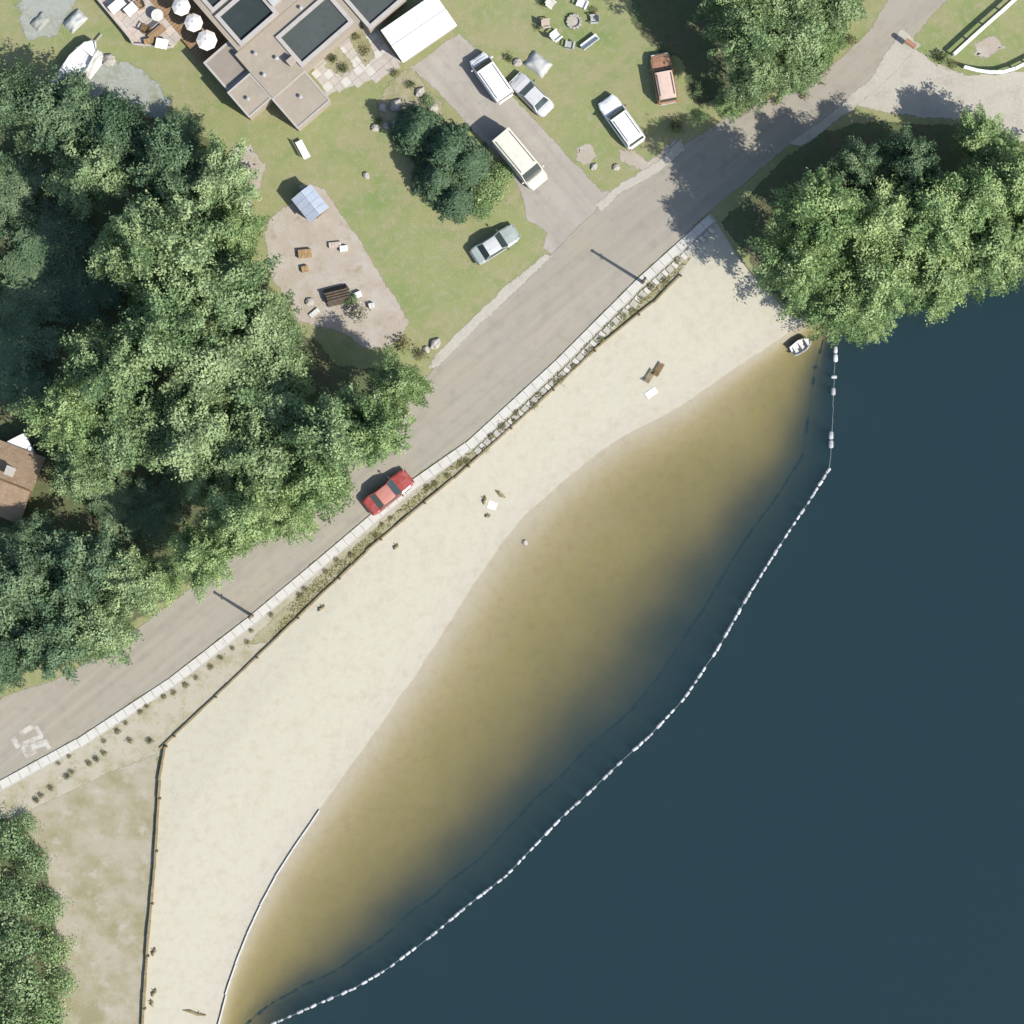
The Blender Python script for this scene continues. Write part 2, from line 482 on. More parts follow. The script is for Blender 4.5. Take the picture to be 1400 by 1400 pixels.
BIG = 24000
ground_poly = ([(190, 1480), (205, BIG), (-BIG, BIG), (-BIG, -BIG), (BIG, -BIG), (BIG, -1500), (9000, -900 - 30), (2200, 120), (1600, 262), (1400, 320), (1250, 366), (1130, 412),
                (1088, 436), (1050, 400), (1005, 345), (975, 297), (955, 330)] + WALL_A + WALL_B[:-1])
sheet('ground', ground_poly, 0.0, M['grass'], amp=0)

# forest floor under the trees; shore and bank sheets run on as painted shade
sheet('forest_floor_and_shade', [(-200, 120), (60, 130), (200, 160), (300, 190), (330, 330), (390, 430), (450, 490), (560, 520), (585, 540), (500, 610), (395, 700), (265, 790), (180, 850), (90, 905), (-200, 960)], 0.004, M['forest'], 12, 10, 1)
sheet('forest_floor_and_shade', [(988, 305), (1078, 212), (1130, 178), (1190, 165), (1300, 172), (1500, 186), (1500, 290), (1250, 372), (1130, 416), (1092, 434), (1055, 398)], 0.004, M['forest'], 5, 8, 2)  # stretched to the road to colour in the dark shade of the shore trees
sheet('forest_floor_and_shade', [(862, -100), (1180, -100), (1150, 60), (1100, 105), (1030, 140), (950, 140), (935, 90), (885, 55), (862, 20)], 0.004, M['forest'], 10, 8, 3)  # left end lies on open grass, painting in the bank trees' shadow
sheet('forest_floor_and_shade', [(-200, 1120), (30, 1118), (60, 1180), (80, 1300), (75, 1420), (60, 1600), (-200, 1600)], 0.012, M['forest'], 6, 8, 4)
sheet('road', ROAD_L + list(reversed(ROAD_R + ROAD_R2)), 0.012, M['asphalt'], 2.2, 7, 5)
sheet('side_road', [(1160, 142), (1205, 108), (1245, 62), (1280, 88), (1322, 104), (1400, 99), (1700, 60), (1700, 190), (1400, 194), (1345, 186), (1300, 162), (1240, 158)], 0.020, M['shoulder'], 3, 7, 6)
sheet('road_shoulder', [(1232, 40), (1258, 62), (1210, 112), (1150, 160), (1095, 200), (1078, 196), (1130, 160), (1190, 108)], 0.028, M['shoulder'], 2.5, 6, 7)
sheet('driveway', [(560, 92), (628, 45), (652, 66), (700, 130), (760, 195), (822, 262), (838, 262), (760, 352), (742, 340), (748, 318), (720, 300), (712, 262), (690, 225), (640, 172), (600, 125)], 0.008, M['concrete'], 1.8, 6, 8)
sheet('road_edge', [(586, 505), (596, 485), (640, 440), (690, 392), (745, 348), (757, 349), (700, 402), (648, 453), (600, 500)], 0.018, M['shoulder'], 2.0, 5, 9)
sheet('road_edge', [(812, 280), (850, 250), (900, 220), (930, 190), (938, 205), (900, 236), (850, 264), (822, 290)], 0.018, M['shoulder'], 2.5, 5, 10)
sheet('verge', [(-140, 1146), (0, 1075), (110, 1015), (230, 936), (340, 851), (430, 776), (560, 666), (640, 610), (700, 555), (760, 500), (870, 390), (970, 300), (955, 330)] + WALL_A + [(225, 1030), (150, 1068), (40, 1120), (-140, 1190)], 0.004, M['verge'], 0)
sheet('weedy_verge', [(945, 352), (925, 352), (880, 392), (800, 470), (720, 548), (620, 632), (560, 684), (470, 760), (400, 822), (352, 866), (340, 880), (368, 878), (440, 808), (520, 733), (640, 633), (740, 543), (820, 468), (900, 403)], 0.008, M['weedy'], 2.5, 6, 11)
sheet('dry_ground', [(-140, 1165), (40, 1108), (150, 1055), (215, 1030), (216, 1060), (209, 1180), (199, 1290), (192, 1400), (190, 1600), (-140, 1600)], 0.008, M['dry'], 1.5, 7, 12)
sheet('dirt_yard', [(362, 318), (372, 296), (395, 280), (424, 252), (446, 262), (470, 296), (505, 350), (535, 398), (560, 440), (548, 462), (528, 478), (500, 474), (462, 452), (410, 440), (392, 410), (366, 365)], 0.008, M['dirt'], 3, 5, 13)
sheet('gravel_yard', [(95, 90), (140, 78), (175, 86), (205, 110), (235, 135), (225, 160), (185, 160), (140, 145), (120, 125)], 0.008, M['gravel'], 7, 6, 14)
sheet('gravel_yard', [(20, 8), (60, -30), (110, -20), (100, 15), (75, 50), (40, 55)], 0.008, M['gravel'], 7, 6, 15)
sheet('bare_earth', [(785, 200), (805, 196), (815, 212), (800, 226), (788, 220)], 0.004, M['dirt'], 4, 5, 16)
sheet('bare_earth', [(845, 205), (868, 205), (885, 222), (900, 216), (912, 200), (925, 190), (915, 210), (880, 235), (850, 222)], 0.004, M['dirt'], 4, 5, 17)
sheet('bare_earth', [(318, 205), (345, 195), (362, 225), (350, 262), (332, 240)], 0.008, M['dirt'], 6, 5, 18)
sheet('bare_earth', [(1330, 58), (1360, 50), (1375, 66), (1350, 82), (1330, 76)], 0.004, M['dirt'], 5, 5, 19)
sheet('garden_bed', [(515, 140), (545, 100), (560, 95), (585, 120), (605, 140), (600, 165), (545, 178), (520, 170)], 0.004, M['weedy'], 5, 5, 20)

# ------------------------------------------------------------------ beach, lake bed, water
def seg_dist(pts, line):
    best = np.full(len(pts), 1e9)
    for a, b in zip(line[:-1], line[1:]):
        a = np.array(a); b = np.array(b); d = b - a
        t = np.clip(((pts - a) @ d) / (d @ d), 0, 1)
        q = a + t[:, None] * d
        best = np.minimum(best, np.hypot(*(pts - q).T))
    return best

def in_poly(pts, poly):
    x, y = pts.T
    c = np.zeros(len(pts), bool)
    n = len(poly)
    for i in range(n):
        x1, y1 = poly[i]; x2, y2 = poly[(i + 1) % n]
        cond = ((y1 > y) != (y2 > y))
        with np.errstate(divide='ignore', invalid='ignore'):
            xi = (x2 - x1) * (y - y1) / (y2 - y1 + 1e-12) + x1
        c ^= cond & (x < xi)
    return c

WATER_Z = -0.60
def bed():
    ax = np.concatenate([[-1500, -700, -300, -140, -90], np.arange(-66, 66.01, 0.5), [90, 140, 300, 700, 1500]])
    ay = ax
    X, Y = np.meshgrid(ax, ay)
    px = X.ravel() / S + 700; py = 700 - Y.ravel() / S
    pts = np.stack([px, py], 1)
    shore_w = [(p[0], p[1]) for p in SHORE]
    wpoly = shore_w + [(BIG, -900), (BIG, BIG), (262, BIG)]
    sub = [(262, BIG)] + shore_w + [(BIG, -900)]
    d = seg_dist(pts, sub) * S
    water = in_poly(pts, wpoly)
    bl = [(1150, 380)] + BUOY + [(200, 1500)]
    bpoly = bl + [(-3000, 1500), (-3000, -3000), (1150, -3000)]
    db = seg_dist(pts, bl) * S
    inside = in_poly(pts, bpoly)
    t = np.where(inside, d / (d + db + 1e-6), 1.0 + db * 0.055)
    nz = np.array([mnoise.fractal(Vector((x * 0.16, y * 0.16, 2.0)), 0.9, 2.0, 2) if abs(x) < 70 and abs(y) < 70 else 0 for x, y in zip(X.ravel(), Y.ravel())])
    nz2 = np.array([mnoise.noise(Vector((x * 0.5, y * 0.5, 7.0))) if abs(x) < 70 and abs(y) < 70 else 0 for x, y in zip(X.ravel(), Y.ravel())])
    depth = 0.34 * np.clip(t * 5, 0, 1) ** 1.2 + 0.95 * np.clip((t - 0.2) / 0.8, 0, 1) + 2.7 * np.clip((t - 0.36) / 0.64, 0, 1) ** 2.1 + 2.0 * np.clip((t - 1.0) / 0.9, 0, 1)
    depth = np.minimum(depth, np.where(px > 1125, 1.3 * d, 0.13 * d + 0.27 * d ** 1.2))
    depth = depth * (1 + 0.15 * nz + 0.02 * nz2) 
    z_w = WATER_Z - np.maximum(depth, 0)
    z_l = np.minimum(WATER_Z + 0.058 * d, -0.05) + 0.012 * nz2 + 0.012 * nz
    z = np.where(water, z_w, z_l)
    n = len(ax)
    verts = np.stack([X.ravel(), Y.ravel(), z], 1)
    idx = np.arange(n * n).reshape(n, n)
    q = np.stack([idx[:-1, :-1], idx[:-1, 1:], idx[1:, 1:], idx[1:, :-1]], -1).reshape(-1, 4)
    wet = water[q].all(1)
    # leave out land far behind the wall
    keep_land = ~wet & (d[q].min(1) < 16)
    keep_land &= (np.abs(verts[q][:, :, 0]).max(1) < 70) & (np.abs(verts[q][:, :, 1]).max(1) < 70)
    return verts, q, wet, keep_land

def bed_material():
    m, nt, b = nmat('sand_and_lake_bed')
    vec = coords(nt)
    sep = nt.nodes.new('ShaderNodeSeparateXYZ'); nt.links.new(vec, sep.inputs[0])
    f1 = noise_fac(nt, vec, 0.7, 7, 0.7, 0.2, 0.8, 0.6)
    ad = nt.nodes.new('ShaderNodeMath'); ad.operation = 'MULTIPLY_ADD'
    sub = nt.nodes.new('ShaderNodeMath'); sub.operation = 'SUBTRACT'; sub.inputs[1].default_value = 0.5
    nt.links.new(f1, sub.inputs[0])
    # the silt reaches irregularly up and down the slope
    w = nt.nodes.new('ShaderNodeMapRange'); nt.links.new(sep.outputs['Z'], w.inputs['Value'])
    w.inputs['From Min'].default_value = -0.75; w.inputs['From Max'].default_value = -1.6
    w.inputs['To Min'].default_value = 0.0; w.inputs['To Max'].default_value = 0.9
    nt.links.new(sub.outputs[0], ad.inputs[0]); nt.links.new(w.outputs[0], ad.inputs[1]); nt.links.new(sep.outputs['Z'], ad.inputs[2])
    mr = nt.nodes.new('ShaderNodeMapRange')
    mr.inputs['From Min'].default_value = 0.0; mr.inputs['From Max'].default_value = -5.0
    nt.links.new(ad.outputs[0], mr.inputs['Value'])
    r = nt.nodes.new('ShaderNodeValToRGB')
    cr = r.color_ramp
    def e(z, c):
        el = cr.elements.new(-z / 5.0); el.color = (*(x * 0.735 for x in c), 1)
    cr.elements[0].position = 0; cr.elements[0].color = (0.322, 0.304, 0.243, 1)
    cr.elements[1].position = 1; cr.elements[1].color = (0.15, 0.13, 0.08, 1)
    e(-0.46, (0.445, 0.42, 0.335)); e(-0.56, (0.43, 0.40, 0.33)); e(-0.62, (0.425, 0.39, 0.305)); e(-0.80, (0.40, 0.345, 0.20)); e(-1.1, (0.405, 0.335, 0.135))
    e(-1.8, (0.43, 0.345, 0.12)); e(-3.0, (0.34, 0.28, 0.11))
    nt.links.new(mr.outputs[0], r.inputs[0])
    col = r.outputs[0]
    f2 = noise_fac(nt, vec, 1.1, 8, 0.7, 0.48, 0.75)
    col = mix(nt, f2, col, mix(nt, 1.0, col, (0.885, 0.86, 0.83), 'MULTIPLY'))
    mul = nt.nodes.new('ShaderNodeMix')
    f3 = noise_fac(nt, vec, 2.6, 6, 0.7, 0.3, 0.7)
    col = mix(nt, f3, mix(nt, 1.0, col, (0.975, 0.975, 0.975), 'MULTIPLY'), mix(nt, 1.0, col, (1.015, 1.015, 1.015), 'MULTIPLY'))
    nt.nodes.remove(mul)
    nt.links.new(col, b.inputs['Base Color'])
    b.inputs['Roughness'].default_value = 0.95
    b.inputs['Specular IOR Level'].default_value = 0.1
    bump(nt, b, noise_fac(nt, vec, 1.7, 7, 0.62, 0.2, 0.8), 0.17, 0.12)
    return m
M['bed'] = bed_material()
V, Q, wet, land = bed()
def submesh(name, sel):
    q = Q[sel]
    u, inv = np.unique(q, return_inverse=True)
    me = bpy.data.meshes.new(name)
    me.from_pydata(V[u].tolist(), [], inv.reshape(-1, 4).tolist())
    me.materials.append(M['bed'])
    me.shade_smooth()
    return me
tag(link('beach', submesh('beach', land)), kind='structure')
tag(link('lake_bed', submesh('lake_bed', wet)), kind='structure')

def water_material():
    m, nt, b = nmat('lake_water')
    nt.nodes.remove(b)
    out = nt.nodes['Material Output']
    vec = coords(nt)
    bp = nt.nodes.new('ShaderNodeBump'); bp.inputs['Strength'].default_value = 0.22; bp.inputs['Distance'].default_value = 0.04
    nt.links.new(noise_fac(nt, vec, 1.6, 5, 0.65, 0.2, 0.8), bp.inputs['Height'])
    gl = nt.nodes.new('ShaderNodeBsdfGlossy'); gl.inputs['Roughness'].default_value = 0.08
    tr = nt.nodes.new('ShaderNodeBsdfTransparent')
    fr = nt.nodes.new('ShaderNodeFresnel'); fr.inputs['IOR'].default_value = 1.33
    nt.links.new(bp.outputs[0], gl.inputs['Normal']); nt.links.new(bp.outputs[0], fr.inputs['Normal'])
    ms = nt.nodes.new('ShaderNodeMixShader')
    nt.links.new(fr.outputs[0], ms.inputs[0]); nt.links.new(tr.outputs[0], ms.inputs[1]); nt.links.new(gl.outputs[0], ms.inputs[2])
    nt.links.new(ms.outputs[0], out.inputs['Surface'])
    va = nt.nodes.new('ShaderNodeVolumeAbsorption')
    va.inputs['Color'].default_value = (0.16, 0.22, 0.20, 1); va.inputs['Density'].default_value = 0.56
    vs = nt.nodes.new('ShaderNodeVolumeScatter')
    vs.inputs['Color'].default_value = (0.31, 0.74, 1.0, 1); vs.inputs['Density'].default_value = 0.135
    sm = nt.nodes.new('ShaderNodeAddShader')
    nt.links.new(va.outputs[0], sm.inputs[0]); nt.links.new(vs.outputs[0], sm.inputs[1])
    nt.links.new(sm.outputs[0], out.inputs['Volume'])
    return m
M['water'] = water_material()
wb = MB().box((0, 0, (WATER_Z - 16) / 2), (2980, 2980, 16 + WATER_Z)).build('lake_water', M['water'])
tag(wb, kind='structure')

# ------------------------------------------------------------------ vegetation
def leaf_mesh(name, m, pts, nrm, shade, size, aspect=0.62, jitter=0.7):
    """one small bent leaf-spray face pair per point"""
    n = len(pts)
    nn = nrm + rng.normal(0, jitter, (n, 3))
    nn /= np.linalg.norm(nn, axis=1)[:, None] + 1e-9
    a = rng.normal(0, 1, (n, 3))
    t = np.cross(nn, a); t /= np.linalg.norm(t, axis=1)[:, None] + 1e-9
    bt = np.cross(nn, t)
    s = size * rng.uniform(0.65, 1.35, n)[:, None]
    c0 = pts - t * s; c2 = pts + t * s
    bend = nn * s * 0.22
    c1 = pts - bt * s * aspect - bend; c3 = pts + bt * s * aspect - bend
    v = np.stack([c0, c1, c2, c3], 1).reshape(-1, 3)
    i = np.arange(n) * 4
    f = np.concatenate([np.stack([i, i + 1, i + 2], 1), np.stack([i, i + 2, i + 3], 1)], 0)
    me = bpy.data.meshes.new(name)
    me.vertices.add(len(v)); me.vertices.foreach_set('co', v.ravel())
    me.loops.add(f.size); me.loops.foreach_set('vertex_index', f.ravel().astype(np.int32))
    me.polygons.add(len(f)); me.polygons.foreach_set('loop_start', np.arange(0, f.size, 3, dtype=np.int32))
    at = me.attributes.new('shade', 'FLOAT', 'POINT')
    at.data.foreach_set('value', np.repeat(shade, 4).astype(np.float32))
    me.materials.append(m)
    me.update(calc_edges=True)
    return me

def dome_crown(name, m, rad=5.0, height=7.0, lobes=46, per=330, leaf=0.26, lobe_r=(0.8, 1.7), seed=0, z0=3.5, ragged=0.25):
    r = np.random.default_rng(seed)
    P_, N_, S_ = [], [], []
    for k in range(lobes):
        th = r.uniform(0, 2 * math.pi)
        q = math.sqrt((k + 0.5) / lobes) if k < lobes * 0.75 else r.uniform(0.2, 0.8)
        out = rad * (1 + ragged * math.sin(3 * th + seed) * 0.6 + r.normal(0, ragged * 0.25))
        rr = q * (out - lobe_r[0])
        top = z0 + height * (1 - 0.78 * q ** 2.0) - abs(r.normal(0, 1.9)) * height / 5.2 - (r.uniform(1, 3) if k >= lobes * 0.75 else 0)
        lr = r.uniform(*lobe_r) * (1.05 - 0.3 * q)
        c = np.array([rr * math.cos(th), rr * math.sin(th), top])
        n = int(per * (lr / 1.25) ** 2)
        d = r.normal(0, 1, (n, 3)); d[:, 2] = np.abs(d[:, 2]) * 1.05 - 0.35
        d /= np.linalg.norm(d, axis=1)[:, None]
        rad_f = lr * (1 + r.normal(0, 0.24, n))[:, None] * np.array([1, 1, 0.8])
        er = np.array([math.cos(th), math.sin(th), 0]); et = np.array([-math.sin(th), math.cos(th), 0])
        tw = r.uniform(-.5, .5); er, et = er * math.cos(tw) + et * math.sin(tw), et * math.cos(tw) - er * math.sin(tw)
        q_ = d * rad_f
        st = 1.0 + 0.75 * q
        off = er * (q_[:, 0] * st)[:, None] + et * (q_[:, 1] * 0.72)[:, None] + np.array([0, 0, 1]) * (q_[:, 2] - 0.22 * q_[:, 0] * q)[:, None]
        P_.append(c + off); N_.append(d * 0.8 + np.array([0, 0, 0.45]))
        base = r.uniform(0.2, 0.8)
        S_.append(np.clip(base + r.normal(0, 0.14, n), 0, 1))
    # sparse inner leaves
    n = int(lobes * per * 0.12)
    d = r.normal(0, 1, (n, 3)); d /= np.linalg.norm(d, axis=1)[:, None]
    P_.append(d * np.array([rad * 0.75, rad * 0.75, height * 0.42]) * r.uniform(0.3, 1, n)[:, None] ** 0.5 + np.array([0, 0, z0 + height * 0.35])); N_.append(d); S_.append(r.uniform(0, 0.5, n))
    return leaf_mesh(name, m, np.concatenate(P_), np.concatenate(N_), np.concatenate(S_), leaf, 0.62, 0.38)

def trunk_mesh(name, h, r0, limbs, spread, seed=0):
    r = random.Random(seed)
    mb = MB()
    lean = Vector((r.uniform(-.3, .3), r.uniform(-.3, .3), 0))
    pts = [Vector((0, 0, -0.1)), Vector((0, 0, 0.25)), lean * 0.4 + Vector((0, 0, h * 0.3)), lean + Vector((0, 0, h * 0.62)), lean * 1.2 + Vector((0, 0, h * 0.9))]
    mb.tube(pts, [r0 * 1.5, r0, r0 * 0.85, r0 * 0.55, r0 * 0.12], 8)
    for k in range(limbs):
        t = r.uniform(0.3, 0.75); a = k * 2.4 + r.uniform(-.4, .4)
        b = lean * t + Vector((0, 0, h * t)); L = spread * r.uniform(0.55, 0.95)
        d = Vector((math.cos(a), math.sin(a), 0))
        mb.tube([b, b + d * L * 0.5 + Vector((0, 0, L * 0.35)), b + d * L + Vector((0, 0, L * 0.5))], [r0 * 0.42, r0 * 0.26, r0 * 0.06], 5)
    return mb.mesh(name, M['bark'], True)

CROWNS = {}
for key, mk in (('a', 'leaf_a'), ('b', 'leaf_b'), ('c', 'leaf_c')):
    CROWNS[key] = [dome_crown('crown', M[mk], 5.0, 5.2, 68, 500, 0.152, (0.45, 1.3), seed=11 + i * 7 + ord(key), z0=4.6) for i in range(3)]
TRUNKS = [trunk_mesh('trunk', 8.6, 0.26, 9, 4.2, 3 + i) for i in range(3)]

tcount = 0
def tree(px, py, rpx, h, key, label, group=None, name='broadleaf_tree'):
    """rpx crown radius in photograph pixels, h height in metres"""
    global tcount
    tcount += 1
    zc = h * 0.7
    p = P(px, py, zc)
    e = empty(name, (p.x, p.y, 0.0), 0.0)
    tag(e, label, 'tree', group)
    k = rpx * S / 5.0
    kz = h / 9.8
    i = tcount % 3
    rz = (tcount * 1.7) % 6.28
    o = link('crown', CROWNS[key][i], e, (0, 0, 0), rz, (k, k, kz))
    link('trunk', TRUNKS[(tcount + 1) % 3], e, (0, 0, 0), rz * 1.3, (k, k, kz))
    return e

W1 = 'leafy tree of the dense wood between the yard and the road'
W2 = 'bluish green leafy tree of the shady wood beside the boat yard'
W3 = 'light green leafy tree on the road side of the wood'
wood = [
    (70, 160, 66, 9, 'c', W2), (150, 178, 60, 8, 'c', W2), (10, 250, 55, 3, 'c', W2), (225, 235, 62, 9, 'c', W2), (120, 235, 58, 9, 'a', W1),
    (10, 130, 50, 10, 'c', W2),
    (300, 245, 52, 9, 'a', W1), (235, 330, 72, 13, 'a', W1), (318, 320, 50, 7, 'b', W3), (300, 400, 72, 10, 'a', W1), (225, 440, 70, 14, 'a', W1),
    (180, 335, 58, 15, 'a', W1), (360, 455, 62, 8, 'a', W1), (20, 470, 58, 1.8, 'c', W2), (150, 505, 64, 14, 'a', W1), (285, 500, 72, 10, 'a', W1), (90, 565, 58, 11, 'b', W3),
    (370, 540, 68, 9, 'a', W1), (455, 590, 64, 13, 'a', W1), (545, 525, 42, 9, 'b', W3), (175, 590, 66, 9, 'a', W1), (265, 600, 68, 10, 'a', W1),
    (345, 625, 66, 9, 'a', W1), (435, 650, 60, 8, 'b', W3), (512, 588, 52, 12, 'b', W3), (110, 640, 46, 7, 'a', W1), (330, 712, 56, 13, 'b', W3), (400, 705, 40, 5, 'b', W3),
    (278, 760, 46, 11, 'b', W3), (105, 780, 66, 9, 'c', W2), (30, 800, 62, 9, 'c', W2), (175, 800, 50, 8, 'a', W1), (65, 870, 62, 8, 'c', W2), (140, 860, 54, 7, 'a', W1), (0, 900, 50, 7, 'c', W2),
    (215, 790, 40, 5, 'b', W3), (270, 660, 36, 8, 'a', W1), (40, 735, 38, 7, 'c', W2), (-60, 350, 70, 6, 'c', W2), (60, 320, 62, 1.8, 'c', W2), (115, 395, 58, 1.6, 'c', W2), (45, 400, 58, 1.6, 'c', W2), (40, 530, 42, 1.6, 'c', W2), (205, 700, 50, 1.8, 'c', W2), (155, 690, 40, 1.8, 'c', W2), (250, 185, 36, 3, 'c', W2), (-50, 820, 70, 10, 'c', W2), (385, 500, 36, 6, 'a', W1)]
MARKS = [((250, 150), 'behind the house end of the gravel yard'), ((110, 110), 'beside the white boat'), ((340, 300), 'along the shed end of the dirt yard'), ((390, 430), 'at the shaded corner of the dirt yard'), ((540, 540), 'between the dirt yard and the road'),
         ((30, 640), 'around the brown roofed cabin'), ((480, 640), 'overhanging the road beside the red car'), ((60, 380), 'around the dark shaded glade'), ((300, 740), 'along the road across from the shorter pole'), ((60, 860), 'along the road near the square paint mark'), ((260, 480), 'in the deep middle of the wood'), ((200, 260), 'between the gravel yard and the glade')]
LOOK = {W1: 'leafy mid green tree', W2: 'leafy bluish green tree', W3: 'leafy light green tree'}
def wood_label(x, y, w, h):
    m = min(MARKS, key=lambda q: (q[0][0] - x) ** 2 + (q[0][1] - y) ** 2)[1]
    return ('tall ' if h >= 10 else 'low ' if h < 6 else '') + LOOK[w] + ' ' + m
GRP = {W1: 'trees of the dense wood', W2: 'bluish trees of the shady wood', W3: 'light trees on the road side of the wood'}
for x, y, r, h, k, l in wood:
    tree(x, y, r, h, k, wood_label(x, y, l, h), GRP[l])
L1 = 'tall light green leafy tree on the lake shore past the beach end'
L2 = 'darker leafy tree among the shore trees beside the side road'
for x, y, r, h, k in [(1118, 290, 64, 15, 'b'), (1092, 365, 56, 12, 'b'), (1205, 300, 62, 11, 'b'), (1280, 300, 66, 11, 'b'), (1150, 420, 52, 7, 'b'), (1205, 380, 62, 9, 'b'), (1330, 270, 58, 11, 'b'),
                      (1290, 375, 58, 8, 'b'), (1360, 340, 64, 9, 'b'), (1190, 440, 34, 4.5, 'b'), (1400, 250, 60, 10, 'b')]:
    tree(x, y, r, h, k, ('tall ' if h >= 11 else 'low ' if h < 8 else '') + 'light green leafy tree ' + ('shading the end of the beach' if x < 1130 and y < 400 else 'overhanging the water beside the rowing boat' if x < 1215 and y > 370 else 'overhanging the deep water' if y > 320 else 'on the lake shore facing the side road'), 'trees on the lake shore')
for x, y, r, h, k in [(1170, 235, 44, 9, 'c'), (1250, 220, 46, 9, 'c'), (1345, 195, 46, 7, 'b'), (1245, 330, 40, 7, 'a'), (1430, 330, 60, 8, 'a')]:
    tree(x, y, r, h, k, L2, 'darker trees on the lake shore')
R1 = 'leafy tree on the roadside bank above the copper vehicle'
for x, y, r, h, k in [(1020, 50, 52, 14, 'a'), (1085, 35, 56, 10, 'a'), (1145, -5, 50, 8, 'a'), (1030, 105, 42, 10, 'a'), (1085, 98, 38, 6, 'a'), (1010, -20, 60, 14, 'a'), (1125, 60, 30, 4.5, 'b'), (1000, 140, 24, 3.5, 'b'), (1080, -60, 60, 11, 'a')]:
    tree(x, y, r, h, k, ('tall ' if h >= 10 else 'low ' if h < 5 else '') + 'leafy tree on the roadside bank ' + ('facing the copper car' if x < 1040 else 'along the road bend'), 'trees on the roadside bank')

# conifers on the lawn
def conifer_mesh(name, h, rad, tiers=17, seed=0):
    r = np.random.default_rng(seed)
    P_, N_, S_ = [], [], []
    for t in range(tiers):
        f = t / tiers
        z = 0.6 + (h - 0.6) * f
        br = rad * (1 - f) ** 0.8 + 0.12
        nb = int(6 + 9 * (1 - f))
        for b in range(nb):
            a = 2 * math.pi * (b + r.uniform(-.3, .3)) / nb + t
            L = br * r.uniform(0.75, 1.1)
            n = int(12 + 55 * L / rad)
            u = r.uniform(0.1, 1, n) ** 0.7
            side = r.normal(0, 0.16, n) * (0.4 + u)
            d = np.array([math.cos(a), math.sin(a), 0]); sd = np.array([-math.sin(a), math.cos(a), 0])
            p = d * (u * L)[:, None] + sd * side[:, None] + np.array([0, 0, 1]) * (z - 0.28 * u * L - np.abs(side) * 0.4)[:, None]
            P_.append(p); N_.append(np.tile(d * 0.4 + np.array([0, 0, 0.9]), (n, 1)))
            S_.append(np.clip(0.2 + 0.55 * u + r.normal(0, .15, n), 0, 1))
    return leaf_mesh(name, M['needle'], np.concatenate(P_), np.concatenate(N_), np.concatenate(S_), 0.17, 0.35, 0.45)
CONI = [conifer_mesh('crown', 7.0, 2.6, seed=5), conifer_mesh('crown', 7.0, 2.6, seed=9)]
CTR = MB().tube([(0, 0, -.1), (0, 0, 2), (0, 0, 6.7)], [.24, .17, .03], 8).mesh('trunk', M['bark'], True)
for i, (x, y, r, h, lab) in enumerate([
        (570, 178, 40, 5.5, 'dark conifer beside the pale stones on the front lawn'),
        (612, 205, 46, 6.5, 'tallest dark conifer in the clump on the front lawn'),
        (640, 222, 38, 5.5, 'dark conifer of the lawn clump on the cream van side'),
        (598, 245, 38, 5.0, 'dark conifer in the middle of the lawn clump'),
        (622, 272, 32, 4.2, 'small dark conifer at the road end of the lawn clump')]):
    p = P(x, y, h * .5)
    e = tag(empty('conifer_tree', (p.x, p.y, 0)), lab, 'tree', 'conifers on the front lawn')
    k = r * S / 2.6
    link('crown', CONI[i % 2], e, rz=i * 1.3, scale=(k, k, h / 7)); link('trunk', CTR, e, scale=(k, k, h / 7))

# shrubs
def shrub_mesh(m, seed, lobes=16, per=200, leaf=0.075):
    return dome_crown('foliage', m, 1.0, 0.75, lobes, per, leaf, (0.2, 0.42), seed=seed, z0=0.25)
def fat(me): return me
SHR = {k: [shrub_mesh(M[mk], 40 + i, *a) for i in range(2)] for k, mk, a in (('olive', 'leaf_olive', (11, 70, 0.11)), ('dark', 'leaf_dark', (14, 110, 0.09)), ('green', 'leaf_b', (22, 380, 0.045)), ('pale', 'leaf_pale', (14, 110, 0.09)), ('mid', 'leaf_a', (26, 420, 0.042)))}
# keep the small lobes of a one-metre shrub close to the ground
STEM = MB()
for k in range(6):
    a = k * 1.05
    STEM.tube([(0, 0, -.05), (math.cos(a) * .2, math.sin(a) * .2, .35), (math.cos(a) * .5, math.sin(a) * .5, .7)], [.05, .03, .01], 5)
STEM = STEM.mesh('stem', M['bark'])
scount = 0
def shrub(px, py, rpx, h, key, label, group=None, name='shrub', z=0.0):
    global scount
    scount += 1
    p = P(px, py, h * .5)
    e = tag(empty(name, (p.x, p.y, z)), label, 'shrub', group)
    k = rpx * S
    link('foliage', SHR[key][scount % 2], e, rz=scount * 2.1, scale=(k, k, h / 1.25)); link('stem', STEM, e, scale=(k, k, h / 1.25))
    return e
B1 = 'leafy green bush in the thicket bordering the dry ground'
for x, y, r, h, k in [(10, 1150, 40, 3, 'mid'), (45, 1180, 34, 2.4, 'mid'), (20, 1225, 42, 3, 'mid'), (65, 1240, 36, 2.4, 'green'), (25, 1290, 46, 3.2, 'mid'), (75, 1300, 34, 2.2, 'green'), (30, 1350, 48, 3.2, 'mid'),
                   (85, 1345, 30, 1.8, 'green'), (65, 1390, 40, 2.6, 'green'), (5, 1400, 46, 3.2, 'mid'), (-30, 1200, 50, 3.5, 'mid'), (-30, 1320, 50, 3.5, 'mid'), (35, 1125, 22, 1.6, 'mid'), (40, 1440, 50, 3, 'mid')]:
    shrub(x, y, r, h, k, ('light green' if k == 'green' else 'mid green') + (' low' if h < 2 else '') + ' bush in the thicket bordering the dry ground', 'bushes of the thicket by the dry ground')
shrub(670, 258, 34, 1.6, 'green', 'light green bush between the conifers and the cream van')
shrub(688, 236, 24, 1.4, 'green', 'smaller light green bush beside the cream van')
shrub(660, 285, 24, 1.0, 'green', 'low light green bush behind the grey green car')
shrub(1288, 78, 13, 1.3, 'dark', 'dark rounded bush at the corner of the white rail fences')
